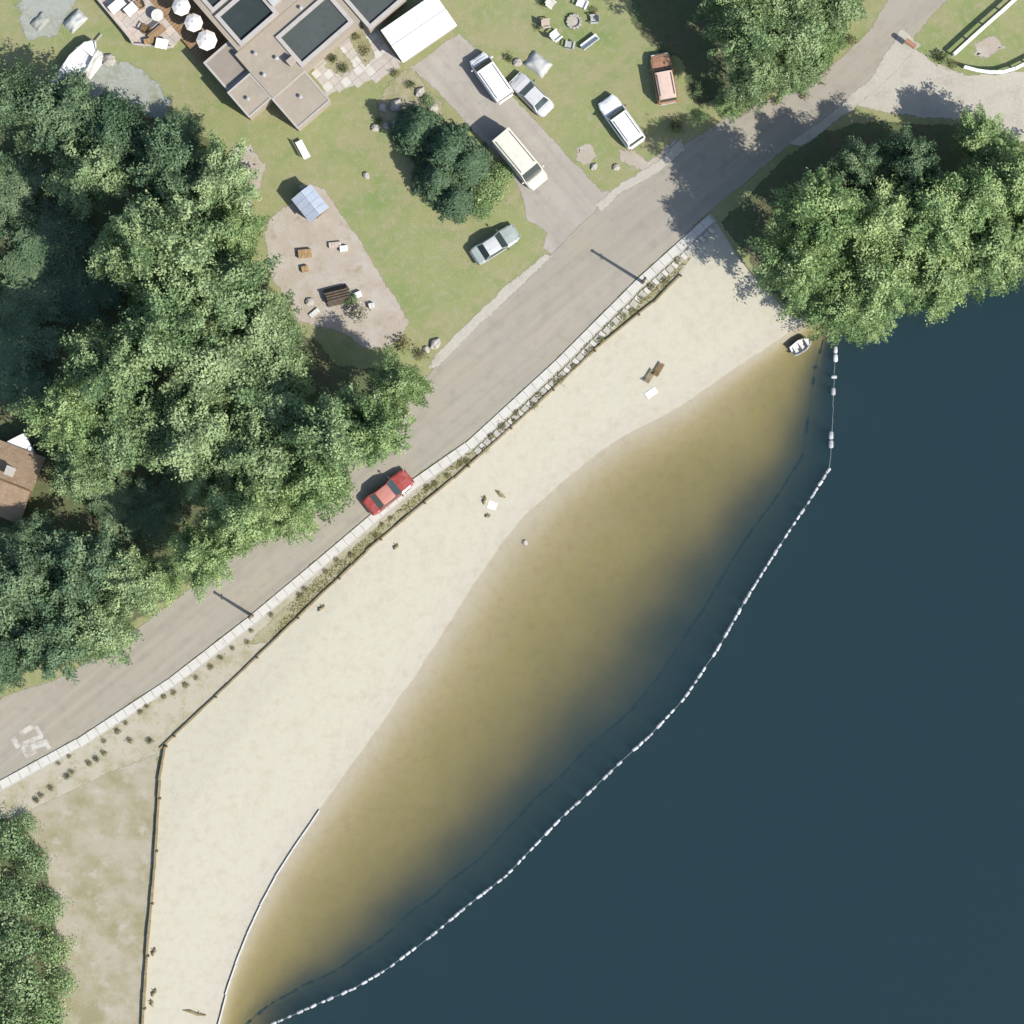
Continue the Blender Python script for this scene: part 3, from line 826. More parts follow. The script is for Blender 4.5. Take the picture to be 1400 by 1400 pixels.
shrub(1303, 88, 10, 0.6, 'olive', 'low olive shrub beside the dark bush at the fence corner')
shrub(697, 80, 8, 1.0, 'dark', 'small dark bush beside the white van on the lawn edge')
shrub(925, 172, 14, 1.6, 'dark', 'dark bush at the lawn corner by the shaded road')
shrub(960, 160, 12, 1.3, 'mid', 'green bush on the lawn edge in the tree shade')
shrub(958, 125, 13, 1.4, 'mid', 'green bush behind the copper vehicle')
shrub(455, 80, 9, 0.9, 'dark', 'dark rounded shrub in the patio bed against the house')
shrub(470, 93, 10, 0.9, 'dark', 'dark shrub in the patio bed nearer the lawn')
shrub(499, 70, 11, 0.7, 'olive', 'olive shrub in the patio bed beside the garage')
shrub(487, 50, 9, 0.6, 'olive', 'olive shrub at the house end of the patio bed')
shrub(540, 100, 9, 0.7, 'olive', 'olive shrub at the garage corner')
shrub(562, 116, 9, 0.8, 'dark', 'dark shrub beside the driveway garden bed')
shrub(518, 165, 7, 0.7, 'dark', 'tiny dark shrub among the pale stones')
shrub(585, 138, 13, 0.9, 'mid', 'low green shrub at the garden bed above the conifers')
shrub(490, 428, 18, 2.0, 'pale', 'pale blossoming shrub on the dirt yard')
shrub(480, 408, 13, 1.4, 'mid', 'green shrub beside the pale blossoming one on the dirt yard')
shrub(550, 470, 18, 1.0, 'olive', 'olive shrub at the road corner of the dirt yard')
shrub(575, 485, 13, 0.8, 'olive', 'small olive shrub between the dirt yard and the road')
shrub(1150, 60, 14, 1.4, 'green', 'light green roadside shrub under the bank trees')
shrub(1165, 55, 11, .9, 'olive', 'olive roadside shrub under the bank trees')
shrub(1125, 95, 17, 1.3, 'olive', 'wide olive shrub on the road bend')
shrub(1020, 145, 16, 1.3, 'olive', 'wide olive shrub on the bank foot near the tree shade')
shrub(1100, 130, 10, .8, 'olive', 'small olive shrub out on the road edge')
shrub(1062, 138, 10, .8, 'olive', 'small olive shrub under the bank facing the shade')

# shrubs dotted along the verge between the pavement and the beach wall
def along(poly, step, start=0.0):
    out = []; left = start
    for a, b in zip(poly[:-1], poly[1:]):
        a, b = Vector(a), Vector(b); d = b - a; L = d.length; t = left
        while t < L:
            out.append((a + d * (t / L), d / L)); t += step
        left = t - L
    return out
VG = 'low dry shrub in the row between the white pavement and beach wall'
for k, (p, d) in enumerate(along([(80, 1047), (165, 995), (260, 928), (345, 866), (440, 788), (560, 690), (640, 628), (700, 574), (760, 520), (870, 412), (935, 350)], 19)):
    if random.random() < 0.16: continue
    nrm = Vector((-d.y, d.x))
    q = p + nrm * random.uniform(-4, 6) + d * random.uniform(-7, 7)
    ne = p.x > 560
    shrub(q.x, q.y, random.uniform(5, 7.5) + (1.5 if ne else 0), random.uniform(.22, .42), 'olive', VG, 'shrubs along the verge', 'verge_shrub')

# loose grass and weeds that nobody could count
def tufts(name, n, sampler, size, m, label, cat, seed):
    r = random.Random(seed)
    pts = []; 
    while len(pts) < n:
        q = sampler(r)
        if q is None: continue
        pts.append((q[0], q[1], r.uniform(0.02, 0.05)))
    pts = np.array(pts)
    sh = np.array([r.uniform(0, 1) for _ in range(n)])
    me = leaf_mesh(name, m, pts, np.tile(np.array([0, 0, 1.0]), (n, 1)), sh, size, 0.5, 0.35)
    return tag(link(name, me), label, cat, kind='stuff')
LAWN = [[(440, 130), (560, 100), (700, 300), (600, 440), (570, 430), (450, 260), (340, 180), (420, 170)], [(640, 30), (860, -20), (960, 150), (820, 250), (700, 130)], [(1300, 60), (1440, -60), (1440, 70), (1340, 95)], [(90, 0), (140, 0), (280, 100), (330, 190), (240, 130), (150, 75)]]
def poly_sampler(polys):
    def f(r):
        pl = r.choices(polys, weights=[abs(sum(p[i][0] * p[(i + 1) % len(p)][1] - p[(i + 1) % len(p)][0] * p[i][1] for i in range(len(p)))) for p in polys])[0]
        x = r.uniform(min(p[0] for p in pl), max(p[0] for p in pl)); y = r.uniform(min(p[1] for p in pl), max(p[1] for p in pl))
        if not in_poly(np.array([[x, y]]), pl)[0]: return None
        if mnoise.noise(Vector((x * .03, y * .03, 1))) < -0.1 and r.random() < .7: return None
        return P2(x, y)
    return f
tufts('verge_weeds', 1900, poly_sampler([[(945, 352), (880, 392), (720, 548), (560, 684), (400, 822), (368, 878), (520, 733), (740, 543), (900, 403)]]), 0.12, M['leaf_olive'], 'dry weeds growing along the beach verge', 'weeds', 2)

# ------------------------------------------------------------------ pavement, beach wall, shore edging
def offset_line(line, d):
    out = []
    for i, p in enumerate(line):
        a = Vector(line[max(i - 1, 0)]); b = Vector(line[min(i + 1, len(line) - 1)])
        t = (b - a).normalized()
        out.append(Vector(p) + Vector((-t.y, t.x)) * d)
    return out
pav = sheet('pavement', [tuple(p) for p in offset_line(ROAD_R, 1.0)] + [tuple(p) for p in reversed(offset_line(ROAD_R, 15.0))], 0.03, M['slab2'], 0)
slabmesh = {}
def slab(mk, L, W, hh):
    key = (mk, round(L, 2), round(W, 2), hh)
    if key not in slabmesh:
        slabmesh[key] = MB().box((0, 0, 0), (L, W, hh)).mesh('paving_slab', M[mk])
    return slabmesh[key]
for k, (p, d) in enumerate(along(ROAD_R[1:], 15.2, 4)):
    nrm = Vector((-d.y, d.x))
    c = p + nrm * 7
    w = P2(c.x, c.y)
    link('paving_slab', slab('slab', 14.7 * S, 11.5 * S, 0.12), pav, (w.x, w.y, 0.05 + random.uniform(-.004, .008)), ang(d.x, d.y) + random.uniform(-.012, .012))
# second, greyer row beside the short slabs
for k, (p, d) in enumerate(along([(648, 613), (706, 561), (767, 505), (877, 395), (972, 307)], 8.6, 2)):
    nrm = Vector((-d.y, d.x))
    c = p + nrm * (6.5 + random.uniform(-.6, .6))
    w = P2(c.x, c.y)
    link('paving_slab', slab('slab' if k % 2 else 'slab2', (5.6 if k % 2 else 8.2) * S, 9 * S, 0.09), pav, (w.x, w.y, 0.04 + random.uniform(-.004, .006)), ang(d.x, d.y) + random.uniform(.05, .2))

def plank_wall(name, line, label, h, th, step, post_every=3, z=0.0, base=-0.45):
    e = tag(empty(name, P(line[0][0], line[0][1])), label, 'wall')
    org = Vector(e.location)
    pts = along(line, step)
    for k, (p, d) in enumerate(pts):
        c = p + d * step / 2
        w = P2(c.x, c.y)
        hh = h + random.uniform(-.03, .03)
        o = MB().box((0, 0, 0), (step * S * 0.985, th * random.uniform(.85, 1.15), hh - base)).build('plank', M['wood'], e, (w.x - org.x, w.y - org.y, (hh + base) / 2 - org.z), ang(d.x, d.y) + random.uniform(-.02, .02))
        if k % post_every == 0:
            nr = Vector((-d.y, d.x)); q = p - nr * (th / S * 0.75)
            w = P2(q.x, q.y)
            MB().box((0, 0, 0), (0.16, 0.16, h + 0.12 - base)).build('post', M['brown'], e, (w.x - org.x, w.y - org.y, (h + .12 + base) / 2), ang(d.x, d.y))
    return e
plank_wall('beach_wall', WALL_A, 'weathered timber beach wall running along the road verge', 0.20, 0.16, 26)
plank_wall('beach_wall', WALL_B[:-1], 'darker timber beach wall running from the corner down to the bushes', 0.36, 0.19, 24)
def edging():
    line = [(437, 1108), (420, 1133), (400, 1162), (379, 1195), (358, 1234), (339, 1275), (325, 1310), (313, 1345), (304, 1380), (296, 1410), (288, 1460)]
    e = tag(empty('shore_edging', P(437, 1108)), 'white concrete edging along the waterline of the wide beach', 'edging')
    org = Vector(e.location)
    for p, d in along(line, 22):
        c = p + d * 11; w = P2(c.x, c.y)
        MB().box((0, 0, 0), (22 * S * .998, 0.12, 0.28), top=0.98).build('edging_block', M['offwhite'], e, (w.x - org.x, w.y - org.y, -0.56), ang(d.x, d.y) + random.uniform(-.015, .015))
edging()

# post and rail fences, and clumps standing in for shadow dashes
def rail_fence(name, line, label, m, h, post_step, rails, cap, cat='fence', railw=0.05, railh=0.13, post=0.12, group=None):
    e = tag(empty(name, P(line[0][0], line[0][1])), label, cat, group)
    org = Vector((e.location.x, e.location.y, 0))
    pp = along(line, post_step)
    pw = [P2(p.x, p.y) for p, d in pp]
    for w in pw:
        MB().box((w.x - org.x, w.y - org.y, (h + .05) / 2 - .05), (post, post, h + .15)).lathe((w.x - org.x, w.y - org.y, h + .05), [(post * .75, 0), (post * .5, .05), (.01, .08)], 6).build('post', m, e)
    for a, b in zip(pw[:-1], pw[1:]):
        for k in range(rails):
            z = h * (k + 0.6) / rails
            MB().bar((a.x - org.x, a.y - org.y, z), (b.x - org.x, b.y - org.y, z), railw, railh).build('rail', m, e)
        if cap:
            MB().bar((a.x - org.x, a.y - org.y, h + .035), (b.x - org.x, b.y - org.y, h + .035), cap, .05).build('cap_rail', m, e)
    return e
for k, (x, y) in enumerate([(50, 1094), (57, 1088), (70, 1078), (92, 1062), (99, 1056), (122, 1044), (132, 1038), (143, 1030), (178, 1013), (205, 1013)]):  # made-up clumps in place of a railing's dark shadow dashes
    shrub(x, y, 6.5, .5, 'olive' if k % 3 else 'dark', 'low brown clump added for a shadow dash in the broken row bordering the dry ground' if k % 3 else 'low dark clump added for a shadow dash in the broken row bordering the dry ground', 'clumps standing in for shadow dashes by the dry ground')
rail_fence('rail_fence', [(1303, 76), (1340, 42), (1372, 14), (1405, -16), (1460, -66)], 'straight white rail fence beside the lawn at the road junction', M['white'], 1.0, 30, 2, 0.30)
rail_fence('rail_fence', [(1317, 93), (1330, 97), (1346, 100), (1362, 101), (1378, 99), (1394, 92), (1412, 82), (1450, 64)], 'curved white rail fence along the side road', M['white'], 0.85, 18, 2, 0.30)

# poles that throw a long shadow across the road
def pole(px, py, h, label):
    p = P(px, py)
    e = tag(empty('utility_pole', (p.x, p.y, 0)), label, 'pole', 'wooden poles along the pavement')
    MB().tube([(0, 0, -.1), (0, 0, h * .5), (0, 0, h)], [.16, .14, .11], 10).build('pole', M['wood'], e, smooth=True)
    MB().lathe((0, 0, h), [(.14, -.03), (.14, .03), (.02, .1)], 10).build('cap', M['dark_metal'], e)
    MB().lathe((0, 0, 0), [(.27, 0), (.25, .12), (.17, .16)], 10).build('base_collar', M['slab2'], e)
    MB().box((0, 0, h * .82), (.06, .5, .08)).build('bracket', M['dark_metal'], e)
pole(879, 386, 5.4, 'wooden pole beside the pavement opposite the driveway')
pole(345, 842, 4.0, 'shorter wooden pole beside the pavement opposite the wood')

# worn paint marks on the road and small post by the junction
def marks():
    e = tag(empty('road_marking', P(35, 1010)), 'worn pale square outline painted on the road edge', 'marking')
    o = Vector(e.location)
    zk = .016
    for (x0, y0, x1, y1, w) in [(28, 1003, 48, 991, 7), (48, 991, 57, 1008, 6), (17, 1008, 26, 1022, 8), (30, 1018, 58, 1006, 7), (30, 1026, 66, 1014, 9), (60, 1012, 68, 1024, 6), (34, 1034, 50, 1026, 7)]:
        a, b = P2(x0, y0), P2(x1, y1)
        zk += .002
        MB().bar((a.x - o.x, a.y - o.y, zk), (b.x - o.x, b.y - o.y, zk), w * S, .006).build('paint_stroke', M['roadpaint'], e)
marks()
def mailbox():
    p = P(1243, 62)
    e = tag(empty('mailbox', (p.x, p.y, 0), ang(.8, .6)), 'brown mailbox on a post at the road junction', 'mailbox')
    MB().box((0, 0, .5), (.1, .1, 1.0)).build('post', M['brown'], e)
    MB().rings([[Vector((x, .24 * math.cos(t), 1.15 + .2 * math.sin(t))) for t in [i * math.pi / 6 - .3 for i in range(8)]] for x in (-.55, .55)]).build('box', M['p_copper'], e)
    MB().box((.3, .27, 1.3), (.05, .02, .2)).build('flag', M['red_lens'], e)
    MB().box((0, 0, .99), (.8, .3, .04)).build('shelf', M['wood'], e)
mailbox()

# ------------------------------------------------------------------ swimming-area float line
def float_line():
    e = tag(empty('float_line', P(1143, 474, WATER_Z)), 'rope of white floats closing off the swimming area', 'float line')
    org = Vector((e.location.x, e.location.y, 0))
    zr = WATER_Z + .03
    rp = [(P2(*p)) for p in BUOY]
    pts = []
    for p, d in along(BUOY, 6):
        w = P2(p.x + random.uniform(-.5, .5), p.y + random.uniform(-.5, .5)); pts.append((w.x - org.x, w.y - org.y, zr - e.location.z))
    MB().tube(pts, .03, 6).build('rope', M['rope'], e)
    big = MB().lathe((0, 0, 0), [(.02, -.33), (.10, -.31), (.155, -.22), (.16, .22), (.10, .31), (.02, .33)], 10, 'X').mesh('float', M['float'], True)
    small = MB().lathe((0, 0, 0), [(.02, -.2), (.11, -.17), (.13, 0), (.11, .17), (.02, .2)], 8, 'X').mesh('float', M['float'], True)
    s = 0; 
    total = along(BUOY[3:], 1.0)
    i = 4
    while i < len(total):
        run = random.choice([1, 1, 1, 2, 2, 3])
        for j in range(run):
            if i >= len(total): break
            p, d = total[i]; w = P2(p.x, p.y)
            link('float', big, e, (w.x - org.x, w.y - org.y, zr - .03 - e.location.z), ang(d.x, d.y) + random.uniform(-.15, .15), (random.uniform(.75, 1.05),) * 3)
            i += 10
        gap = random.choice([7, 11, 15, 20])
        for j in range(0, gap, 6):
            if i + j < len(total) and random.random() < .45:
                p, d = total[i + j]; w = P2(p.x, p.y)
                link('float', small, e, (w.x - org.x, w.y - org.y, zr + .03 - e.location.z), ang(d.x, d.y))
        i += gap
    for x, y, dx, dy, k in [(1143, 478, 0, 1, 1.0), (1143, 489, 0, 1, 1.15), (1141, 515, 1, 0, .85), (1140, 535, 0, 1, 1.1), (1137, 595, 0, 1, 1.15), (1137, 607, 0, 1, 1.15)]:
        w = P2(x, y); link('float', big, e, (w.x - org.x, w.y - org.y, zr - .03 - e.location.z), ang(dx, dy), (k, k * 1.2, k))
float_line()

# ------------------------------------------------------------------ vehicles
def vehicle(px, py, dpx, L, W, Ht, style, body, label, cat, roofm=None, name='parked_car', z=0.0):
    p = P(px, py, Ht * .6)
    e = tag(empty(name, (p.x, p.y, z), ang(*dpx)), label, cat)
    hw = W / 2; zb = 0.32
    belt = {'car': .92, 'suv': 1.05, 'pickup': 1.05, 'van': 1.15}[style]
    hood = {'car': .86, 'suv': 1.02, 'pickup': 1.03, 'van': 1.1}[style]
    def sec(x, w, zt, k=.94):
        return [Vector((x, -w * k, zb)), Vector((x, -w, zb + .2)), Vector((x, -w, zt - .22)), Vector((x, -w * .93, zt - .05)), Vector((x, -w * .8, zt)),
                Vector((x, w * .8, zt)), Vector((x, w * .93, zt - .05)), Vector((x, w, zt - .22)), Vector((x, w, zb + .2)), Vector((x, w * k, zb))]
    F = L / 2
    st = [(-F, .80, belt - .18), (-F + .12, .93, belt - .05), (-F + .5, 1.0, belt), (-F + L * .3, 1.0, belt), (F - L * .34, 1.0, belt), (F - L * .25, 1.0, hood), (F - .45, .97, hood - .08), (F - .14, .88, hood - .16), (F, .72, hood - .28)]
    if style == 'pickup':
        st = [s for s in st if s[0] > -F + L * .29 or True]
    MB().rings([sec(x, hw * w, zt) for x, w, zt in st]).build('body', body, e, smooth=False)
    cab = {'car': (-F + L * .16, F - L * .29, -F + L * .29, F - L * .43), 'suv': (-F + L * .03, F - L * .27, -F + L * .07, F - L * .38),
           'pickup': (-F + L * .36, F - L * .27, -F + L * .40, F - L * .37), 'van': (-F + .05, F - L * .15, -F + .1, F - L * .27)}[style]
    x0, x1, t0, t1 = cab
    wb_, wt = hw * .92, hw * (.76 if style in ('car',) else .82 if style != 'van' else .9)
    zt = Ht
    lo = [Vector((x0, -wb_, belt - .02)), Vector((x1, -wb_, belt - .02)), Vector((x1, wb_, belt - .02)), Vector((x0, wb_, belt - .02))]
    hi = [Vector((t0, -wt, zt - .04)), Vector((t1, -wt, zt - .04)), Vector((t1, wt, zt - .04)), Vector((t0, wt, zt - .04))]
    MB().rings([lo, hi]).build('cabin', body, e)
    rm = roofm or body
    n = 7; rings = []
    for k in range(n):      # gently crowned roof skin
        f = k / (n - 1); x = t0 + (t1 - t0) * f; ins = .06 * (abs(f - .5) * 2) ** 3
        rings.append([Vector((x, -wt * (1 - ins), zt - .05)), Vector((x, -wt * (.9 - ins), zt - .005)), Vector((x, -wt * .4, zt + .03)), Vector((x, wt * .4, zt + .03)), Vector((x, wt * (.9 - ins), zt - .005)), Vector((x, wt * (1 - ins), zt - .05))])
    roof = MB().rings(rings).build('roof', rm, e, smooth=False)
    g = M['glass']
    MB().panel([lo[1], lo[2], hi[2], hi[1]], .07).build('windshield', g, e)
    MB().panel([lo[3], lo[0], hi[0], hi[3]], .12).build('rear_window', g, e)
    for s, (a, b, c, d) in ((-1, (lo[0], lo[1], hi[1], hi[0])), (1, (lo[2], lo[3], hi[3], hi[2]))):
        if style == 'van':
            a, d = (a + (b - a) * .62, d + (c - d) * .55) if s < 0 else (a, d)
            b, c = (b, c) if s < 0 else (b + (a - b) * .62, c + (d - c) * .55)
        MB().panel([a, b, c, d], .13).build('side_window', g, e)
    # bonnet skin with a shut line all round
    hx0, hx1 = x1 + .06, F - .3
    MB().rings([[Vector((hx0, -hw * .8, hood + .005)), Vector((hx0, 0, hood + .05)), Vector((hx0, hw * .8, hood + .005)), Vector((hx0, 0, hood - .05))],
                [Vector(((hx0 + hx1) / 2, -hw * .78, hood - .01)), Vector(((hx0 + hx1) / 2, 0, hood + .045)), Vector(((hx0 + hx1) / 2, hw * .78, hood - .01)), Vector(((hx0 + hx1) / 2, 0, hood - .08))],
                [Vector((hx1, -hw * .68, hood - .11)), Vector((hx1, 0, hood - .06)), Vector((hx1, hw * .68, hood - .11)), Vector((hx1, 0, hood - .2))]]).build('bonnet', body, e)
    for s in (-1, 1):
        MB().box((F - .08, s * hw * .62, hood - .32), (.16, .32, .16)).build('headlight', M['lamp_lens'], e)
        MB().box((-F + .05, s * hw * .74, belt - .3), (.12, .2, .24)).build('tail_light', M['red_lens'], e)
        MB().box((x1 - .15, s * (hw + .1), belt + .12), (.12, .2, .14)).build('wing_mirror', M['dark_metal'] if style != 'van' else body, e)
        for fx in (F - L * .19, -F + L * .2):
            wh = MB().lathe((fx, s * (hw - .1), .33), [(.2, -.11), (.33, -.1), (.34, 0), (.33, .1), (.2, .11)], 16, 'Y').build('wheel', M['black'], e)
            MB().lathe((fx, s * (hw - .1), .33), [(.05, -.125), (.21, -.115), (.21, .115), (.05, .125)], 12, 'Y').build('rim', M['chrome'], wh)
    MB().box((F + .01, 0, .52), (.12, W * .8, .2)).build('bumper', M['chrome'] if style in ('pickup', 'suv') else body, e)
    MB().box((-F - .01, 0, .52), (.12, W * .82, .2)).build('bumper', M['chrome'] if style in ('pickup', 'suv') else body, e)
    if style in ('suv', 'van'):
        for s in (-1, 1):
            MB().bar((t0 + .3, s * wt * .8, zt + .07), (t1 - .2, s * wt * .8, zt + .07), .05, .05).build('roof_rail', M['dark_metal'], roof)
    return e
vehicle(672, 106, (-.57, -.82), 4.6, 1.95, 1.9, 'van', M['p_white'], 'small white van parked along the driveway edge', 'van', name='white_van')
vehicle(727, 129, (-.70, -.71), 4.3, 1.8, 1.45, 'car', M['p_silver'], 'pale silver car parked on the grass beside the white van', 'car')
vehicle(711, 217, (.64, .77), 5.7, 2.15, 2.65, 'van', M['p_cream'], 'tall cream camper van on the driveway beside the conifers', 'van', name='camper_van')
vehicle(850, 166, (-.58, -.81), 5.0, 2.0, 1.8, 'suv', M['p_white'], 'white estate car parked alone on the lawn', 'car')
vehicle(908, 107, (-.18, -.98), 4.5, 1.95, 1.75, 'suv', M['p_copper'], 'copper car with pale roof by the shaded bank', 'car', M['p_coproof'])
vehicle(677, 334, (.84, -.54), 4.5, 1.8, 1.45, 'car', M['p_green'], 'grey green car with a white bonnet near the road corner', 'car', M['p_silver'])
vehicle(531, 673, (.78, -.62), 4.7, 1.9, 1.5, 'car', M['p_red'], 'red car stopped on the road beside the white pavement', 'car', M['p_redroof'], z=0.02)

def boat(px, py, dpx, L, W, label, m, outboard=True, z=0.1, name='boat', inner=None, trailer=False):
    p = P(px, py, z)
    e = tag(empty(name, (p.x, p.y, z), ang(*dpx)), label, 'boat')
    st = [(-.5, .8, .0), (-.25, .97, .0), (0, 1.0, .0), (.2, .92, .02), (.36, .66, .08), (.46, .3, .16), (.5, .04, .22)]
    hull = MB(); 
    def rg(x, w, up, ins, z0):
        w = W / 2 * w - ins
        w = max(w, .015)
        return [Vector((x * L, -w, .62 + up)), Vector((x * L, -w * .85, .2 + up * .5 + z0)), Vector((x * L, 0, z0 + up * .6)), Vector((x * L, w * .85, .2 + up * .5 + z0)), Vector((x * L, w, .62 + up))]
    outer = [rg(*s, 0, 0) for s in st]; inn = [rg(*s, .09, .14) for s in st]
    rings = [o + list(reversed(i)) for o, i in zip(outer, inn)]
    hull.rings(rings).build('hull', m, e)
    for x in (-.3, 0.02):
        MB().box((x * L, 0, .42), (.3, W * .82, .05)).build('seat', inner or M['offwhite'], e)
    MB().prism([(.24 * L, -W * .38), (.36 * L, -W * .28), (.46 * L, -W * .1), (.46 * L, W * .1), (.36 * L, W * .28), (.24 * L, W * .38)], .6, .66).build('foredeck', m, e)
    for s in (-1, 1):
        MB().tube([(-.5 * L, s * W * .4, .64), (0, s * W * .5, .64), (.36 * L, s * W * .33, .72), (.49 * L, s * .02, .86)], .035, 5).build('gunwale', M['chrome'], e)
    if outboard:
        MB().box((-.53 * L, 0, .8), (.3, .34, .42), top=.8).box((-.55 * L, 0, .3), (.12, .12, .8)).build('outboard_motor', M['dark_metal'], e)
    if trailer:
        for s in (-1, 1):
            MB().lathe((-.12 * L, s * W * .52, -.12), [(.12, -.08), (.26, -.08), (.26, .08), (.12, .08)], 12, 'Y').build('wheel', M['black'], e)
            MB().bar((-.5 * L, s * W * .3, -.05), (.3 * L, s * W * .3, -.05), .08, .1).build('trailer_beam', M['chrome'], e)
        MB().bar((.25 * L, 0, -.05), (.68 * L, 0, -.1), .08, .1).build('trailer_tongue', M['chrome'], e)
        MB().bar((-.12 * L, -W * .5, -.12), (-.12 * L, W * .5, -.12), .08, .08).build('axle', M['chrome'], e)
    return e
boat(108, 86, (.62, -.78), 4.9, 2.0, 'white boat on a trailer at the edge of the wood', M['white'], True, .4, inner=M['white'], trailer=True)
boat(1095, 473, (.83, -.56), 2.0, 1.15, 'small white rowing boat in the shallows at the beach end', M['offwhite'], False, -.72, 'rowing_boat')

def trailer_box(px, py, dpx, L, W, Ht, label):
    p = P(px, py, Ht)
    e = tag(empty('enclosed_trailer', (p.x, p.y, 0), ang(*dpx)), label, 'trailer')
    MB().box((0, 0, .5 + (Ht - .5) / 2), (L, W, Ht - .5)).build('body', M['p_white'], e)
    MB().rings([[Vector((x, -W / 2 - .03, Ht)), Vector((x, -W * .3, Ht + .08)), Vector((x, W * .3, Ht + .08)), Vector((x, W / 2 + .03, Ht))] for x in (-L / 2 - .02, L / 2 + .02)]).build('roof', M['white'], e)
    MB().box((0, 0, Ht + .12), (.4, .4, .1), top=.85).build('roof_vent', M['greytarp'], e)
    for s in (-1, 1):
        MB().lathe((-.2, s * (W / 2 + .02), .33), [(.15, -.09), (.33, -.09), (.33, .09), (.15, .09)], 14, 'Y').build('wheel', M['black'], e)
    MB().bar((L / 2, 0, .45), (L / 2 + .9, 0, .42), .1, .1).build('tongue', M['dark_metal'], e)
    MB().box((-L / 2 - .01, 0, 1.2), (.03, W * .8, 1.2)).build('rear_door', M['offwhite'], e)
trailer_box(31, 618, (.45, .9), 2.9, 1.75, 2.0, 'white enclosed trailer beside the brown roofed cabin in the wood')

# ------------------------------------------------------------------ house with flat roofs
def UV(a, b):
    return (342 + .755 * a + .656 * b, 160 - .656 * a + .755 * b)
HO = P(400, 90)
house = tag(empty('house', (HO.x, HO.y, 0)), 'house with tan flat roofs and dark recessed roof panels', 'house')
def hp(a, b, z):
    x, y = UV(a, b); p = P(x, y, z)
    return Vector((p.x - HO.x, p.y - HO.y, z))
def rect(a0, a1, b0, b1, z):
    return [hp(a0, b1, z), hp(a1, b1, z), hp(a1, b0, z), hp(a0, b0, z)]
def block(a0, a1, b0, b1, z, roofm, wallm=None, parapet=True, ph=0.16, pw=5.0, z0=-.05):
    r = rect(a0 + .8, a1 - .8, b0 + .8, b1 - .8, z)
    MB().prism([(p.x, p.y) for p in r], z0, z - .04).build('wall', wallm or M['stucco'], house)
    r = rect(a0, a1, b0, b1, z)
    MB().prism([(p.x, p.y) for p in r], z - .05, z).build('roof_deck', roofm, house)
    if parapet:
        for q in ((a0, a1, b1 - pw, b1), (a0, a1, b0, b0 + pw), (a0, a0 + pw, b0 + pw + .05, b1 - pw - .05), (a1 - pw, a1, b0 + pw + .05, b1 - pw - .05)):
            r = rect(*q, z)
            MB().prism([(p.x, p.y) for p in r], z + .002, z + ph).build('parapet', M['coping'], house)
def well(a0, a1, b0, b1, z, m, ph=.26, pw=5.5):
    """dark membrane panel framed by a raised kerb"""
    r = rect(a0, a1, b0, b1, z)
    MB().prism([(p.x, p.y) for p in r], z + .004, z + .03).build('roof_membrane', m, house)
    for q in ((a0 - pw, a1 + pw, b1, b1 + pw), (a0 - pw, a1 + pw, b0 - pw, b0), (a0 - pw, a0, b0 + .05, b1 - .05), (a1, a1 + pw, b0 + .05, b1 - .05)):
        r = rect(*q, z)
        MB().prism([(p.x, p.y) for p in r], z + .003, z + ph).build('roof_kerb', M['coping'], house)
block(40, 200, -78, 0, 3.3, M['roof_tan'], parapet=False)
block(46, 200, -210, -78.5, 3.6, M['roof_tan'], parapet=False)
block(-2, 39.5, -46, 0, 3.1, M['roof_tan'], parapet=True, pw=2.4, ph=.07)
block(0, 45.5, -98, -46.5, 2.5, M['roof_dim'], parapet=True, pw=3, ph=.12)
block(38, 98, .5, 55, 3.0, M['roof_tan'], parapet=True, pw=2.4, ph=.07)
block(200.5, 268, -90, 18, 3.2, M['roof_tan'], parapet=False)
well(59, 117, -130, -86, 3.6, M['membrane'], ph=.34)
well(103, 187, -54, -10, 3.3, M['membrane2'])
well(207, 260, -60, 12, 3.2, M['membrane2'])
well(60, 100, -178, -146, 3.6, M['membrane'])
for a, b, z in ((62, -60, 3.3), (52, -30, 3.3), (80, -36, 3.3), (14, -20, 3.1), (70, 25, 3.0), (150, -66, 3.3)):
    c = hp(a, b, z)
    MB().lathe(c, [(.12, 0), (.12, .3), (.17, .31), (.17, .38), (.02, .42)], 10).build('roof_vent', M['chrome'], house)
c = hp(130, -100, 3.6)
MB().box(c + Vector((0, 0, .35)), (1.0, 1.0, .7), rz=R(41)).lathe(c + Vector((0, 0, .7)), [(.36, 0), (.36, .05), (.1, .07)], 14).build('air_conditioner', M['greytarp'], house)
c = hp(92, -20, 3.3)
MB().box(c + Vector((0, 0, .4)), (.7, .6, .8), rz=R(41)).build('chimney', M['stucco'], house)
# openings on the walls towards the lawn and the garden
def opening(a0, a1, b, z0, z1, name='window', axis='b'):
    if axis == 'b':
        q = [hp(a0, b, z0), hp(a1, b, z0), hp(a1, b, z1), hp(a0, b, z1)]
    else:
        q = [hp(b, a0, z0), hp(b, a1, z0), hp(b, a1, z1), hp(b, a0, z1)]
    f = MB().panel(q, 0.0, .05, .1).build(name, M['white'] if name == 'window' else M['brown'], house)
    MB().panel(q, .1, .07, .03).build('pane', M['glass'], f)
for a0, a1 in ((4, 18), (24, 34)): opening(a0, a1, -.5, 1.0, 2.3)
for a0, a1 in ((44, 60), (74, 92)): opening(a0, a1, 54.5, .9, 2.3)
opening(112, 126, -.5, .05, 2.2, 'door')
for a0, a1 in ((132, 150), (160, 180)): opening(a0, a1, -.5, 1.0, 2.3)
for b0, b1 in ((-36, -22), (-14, -4)): opening(b0, b1, -1.5, 1.0, 2.3, axis='a')
for b0, b1 in ((-90, -76), (-70, -55)): opening(b0, b1, .5, 1.0, 2.0, axis='a')

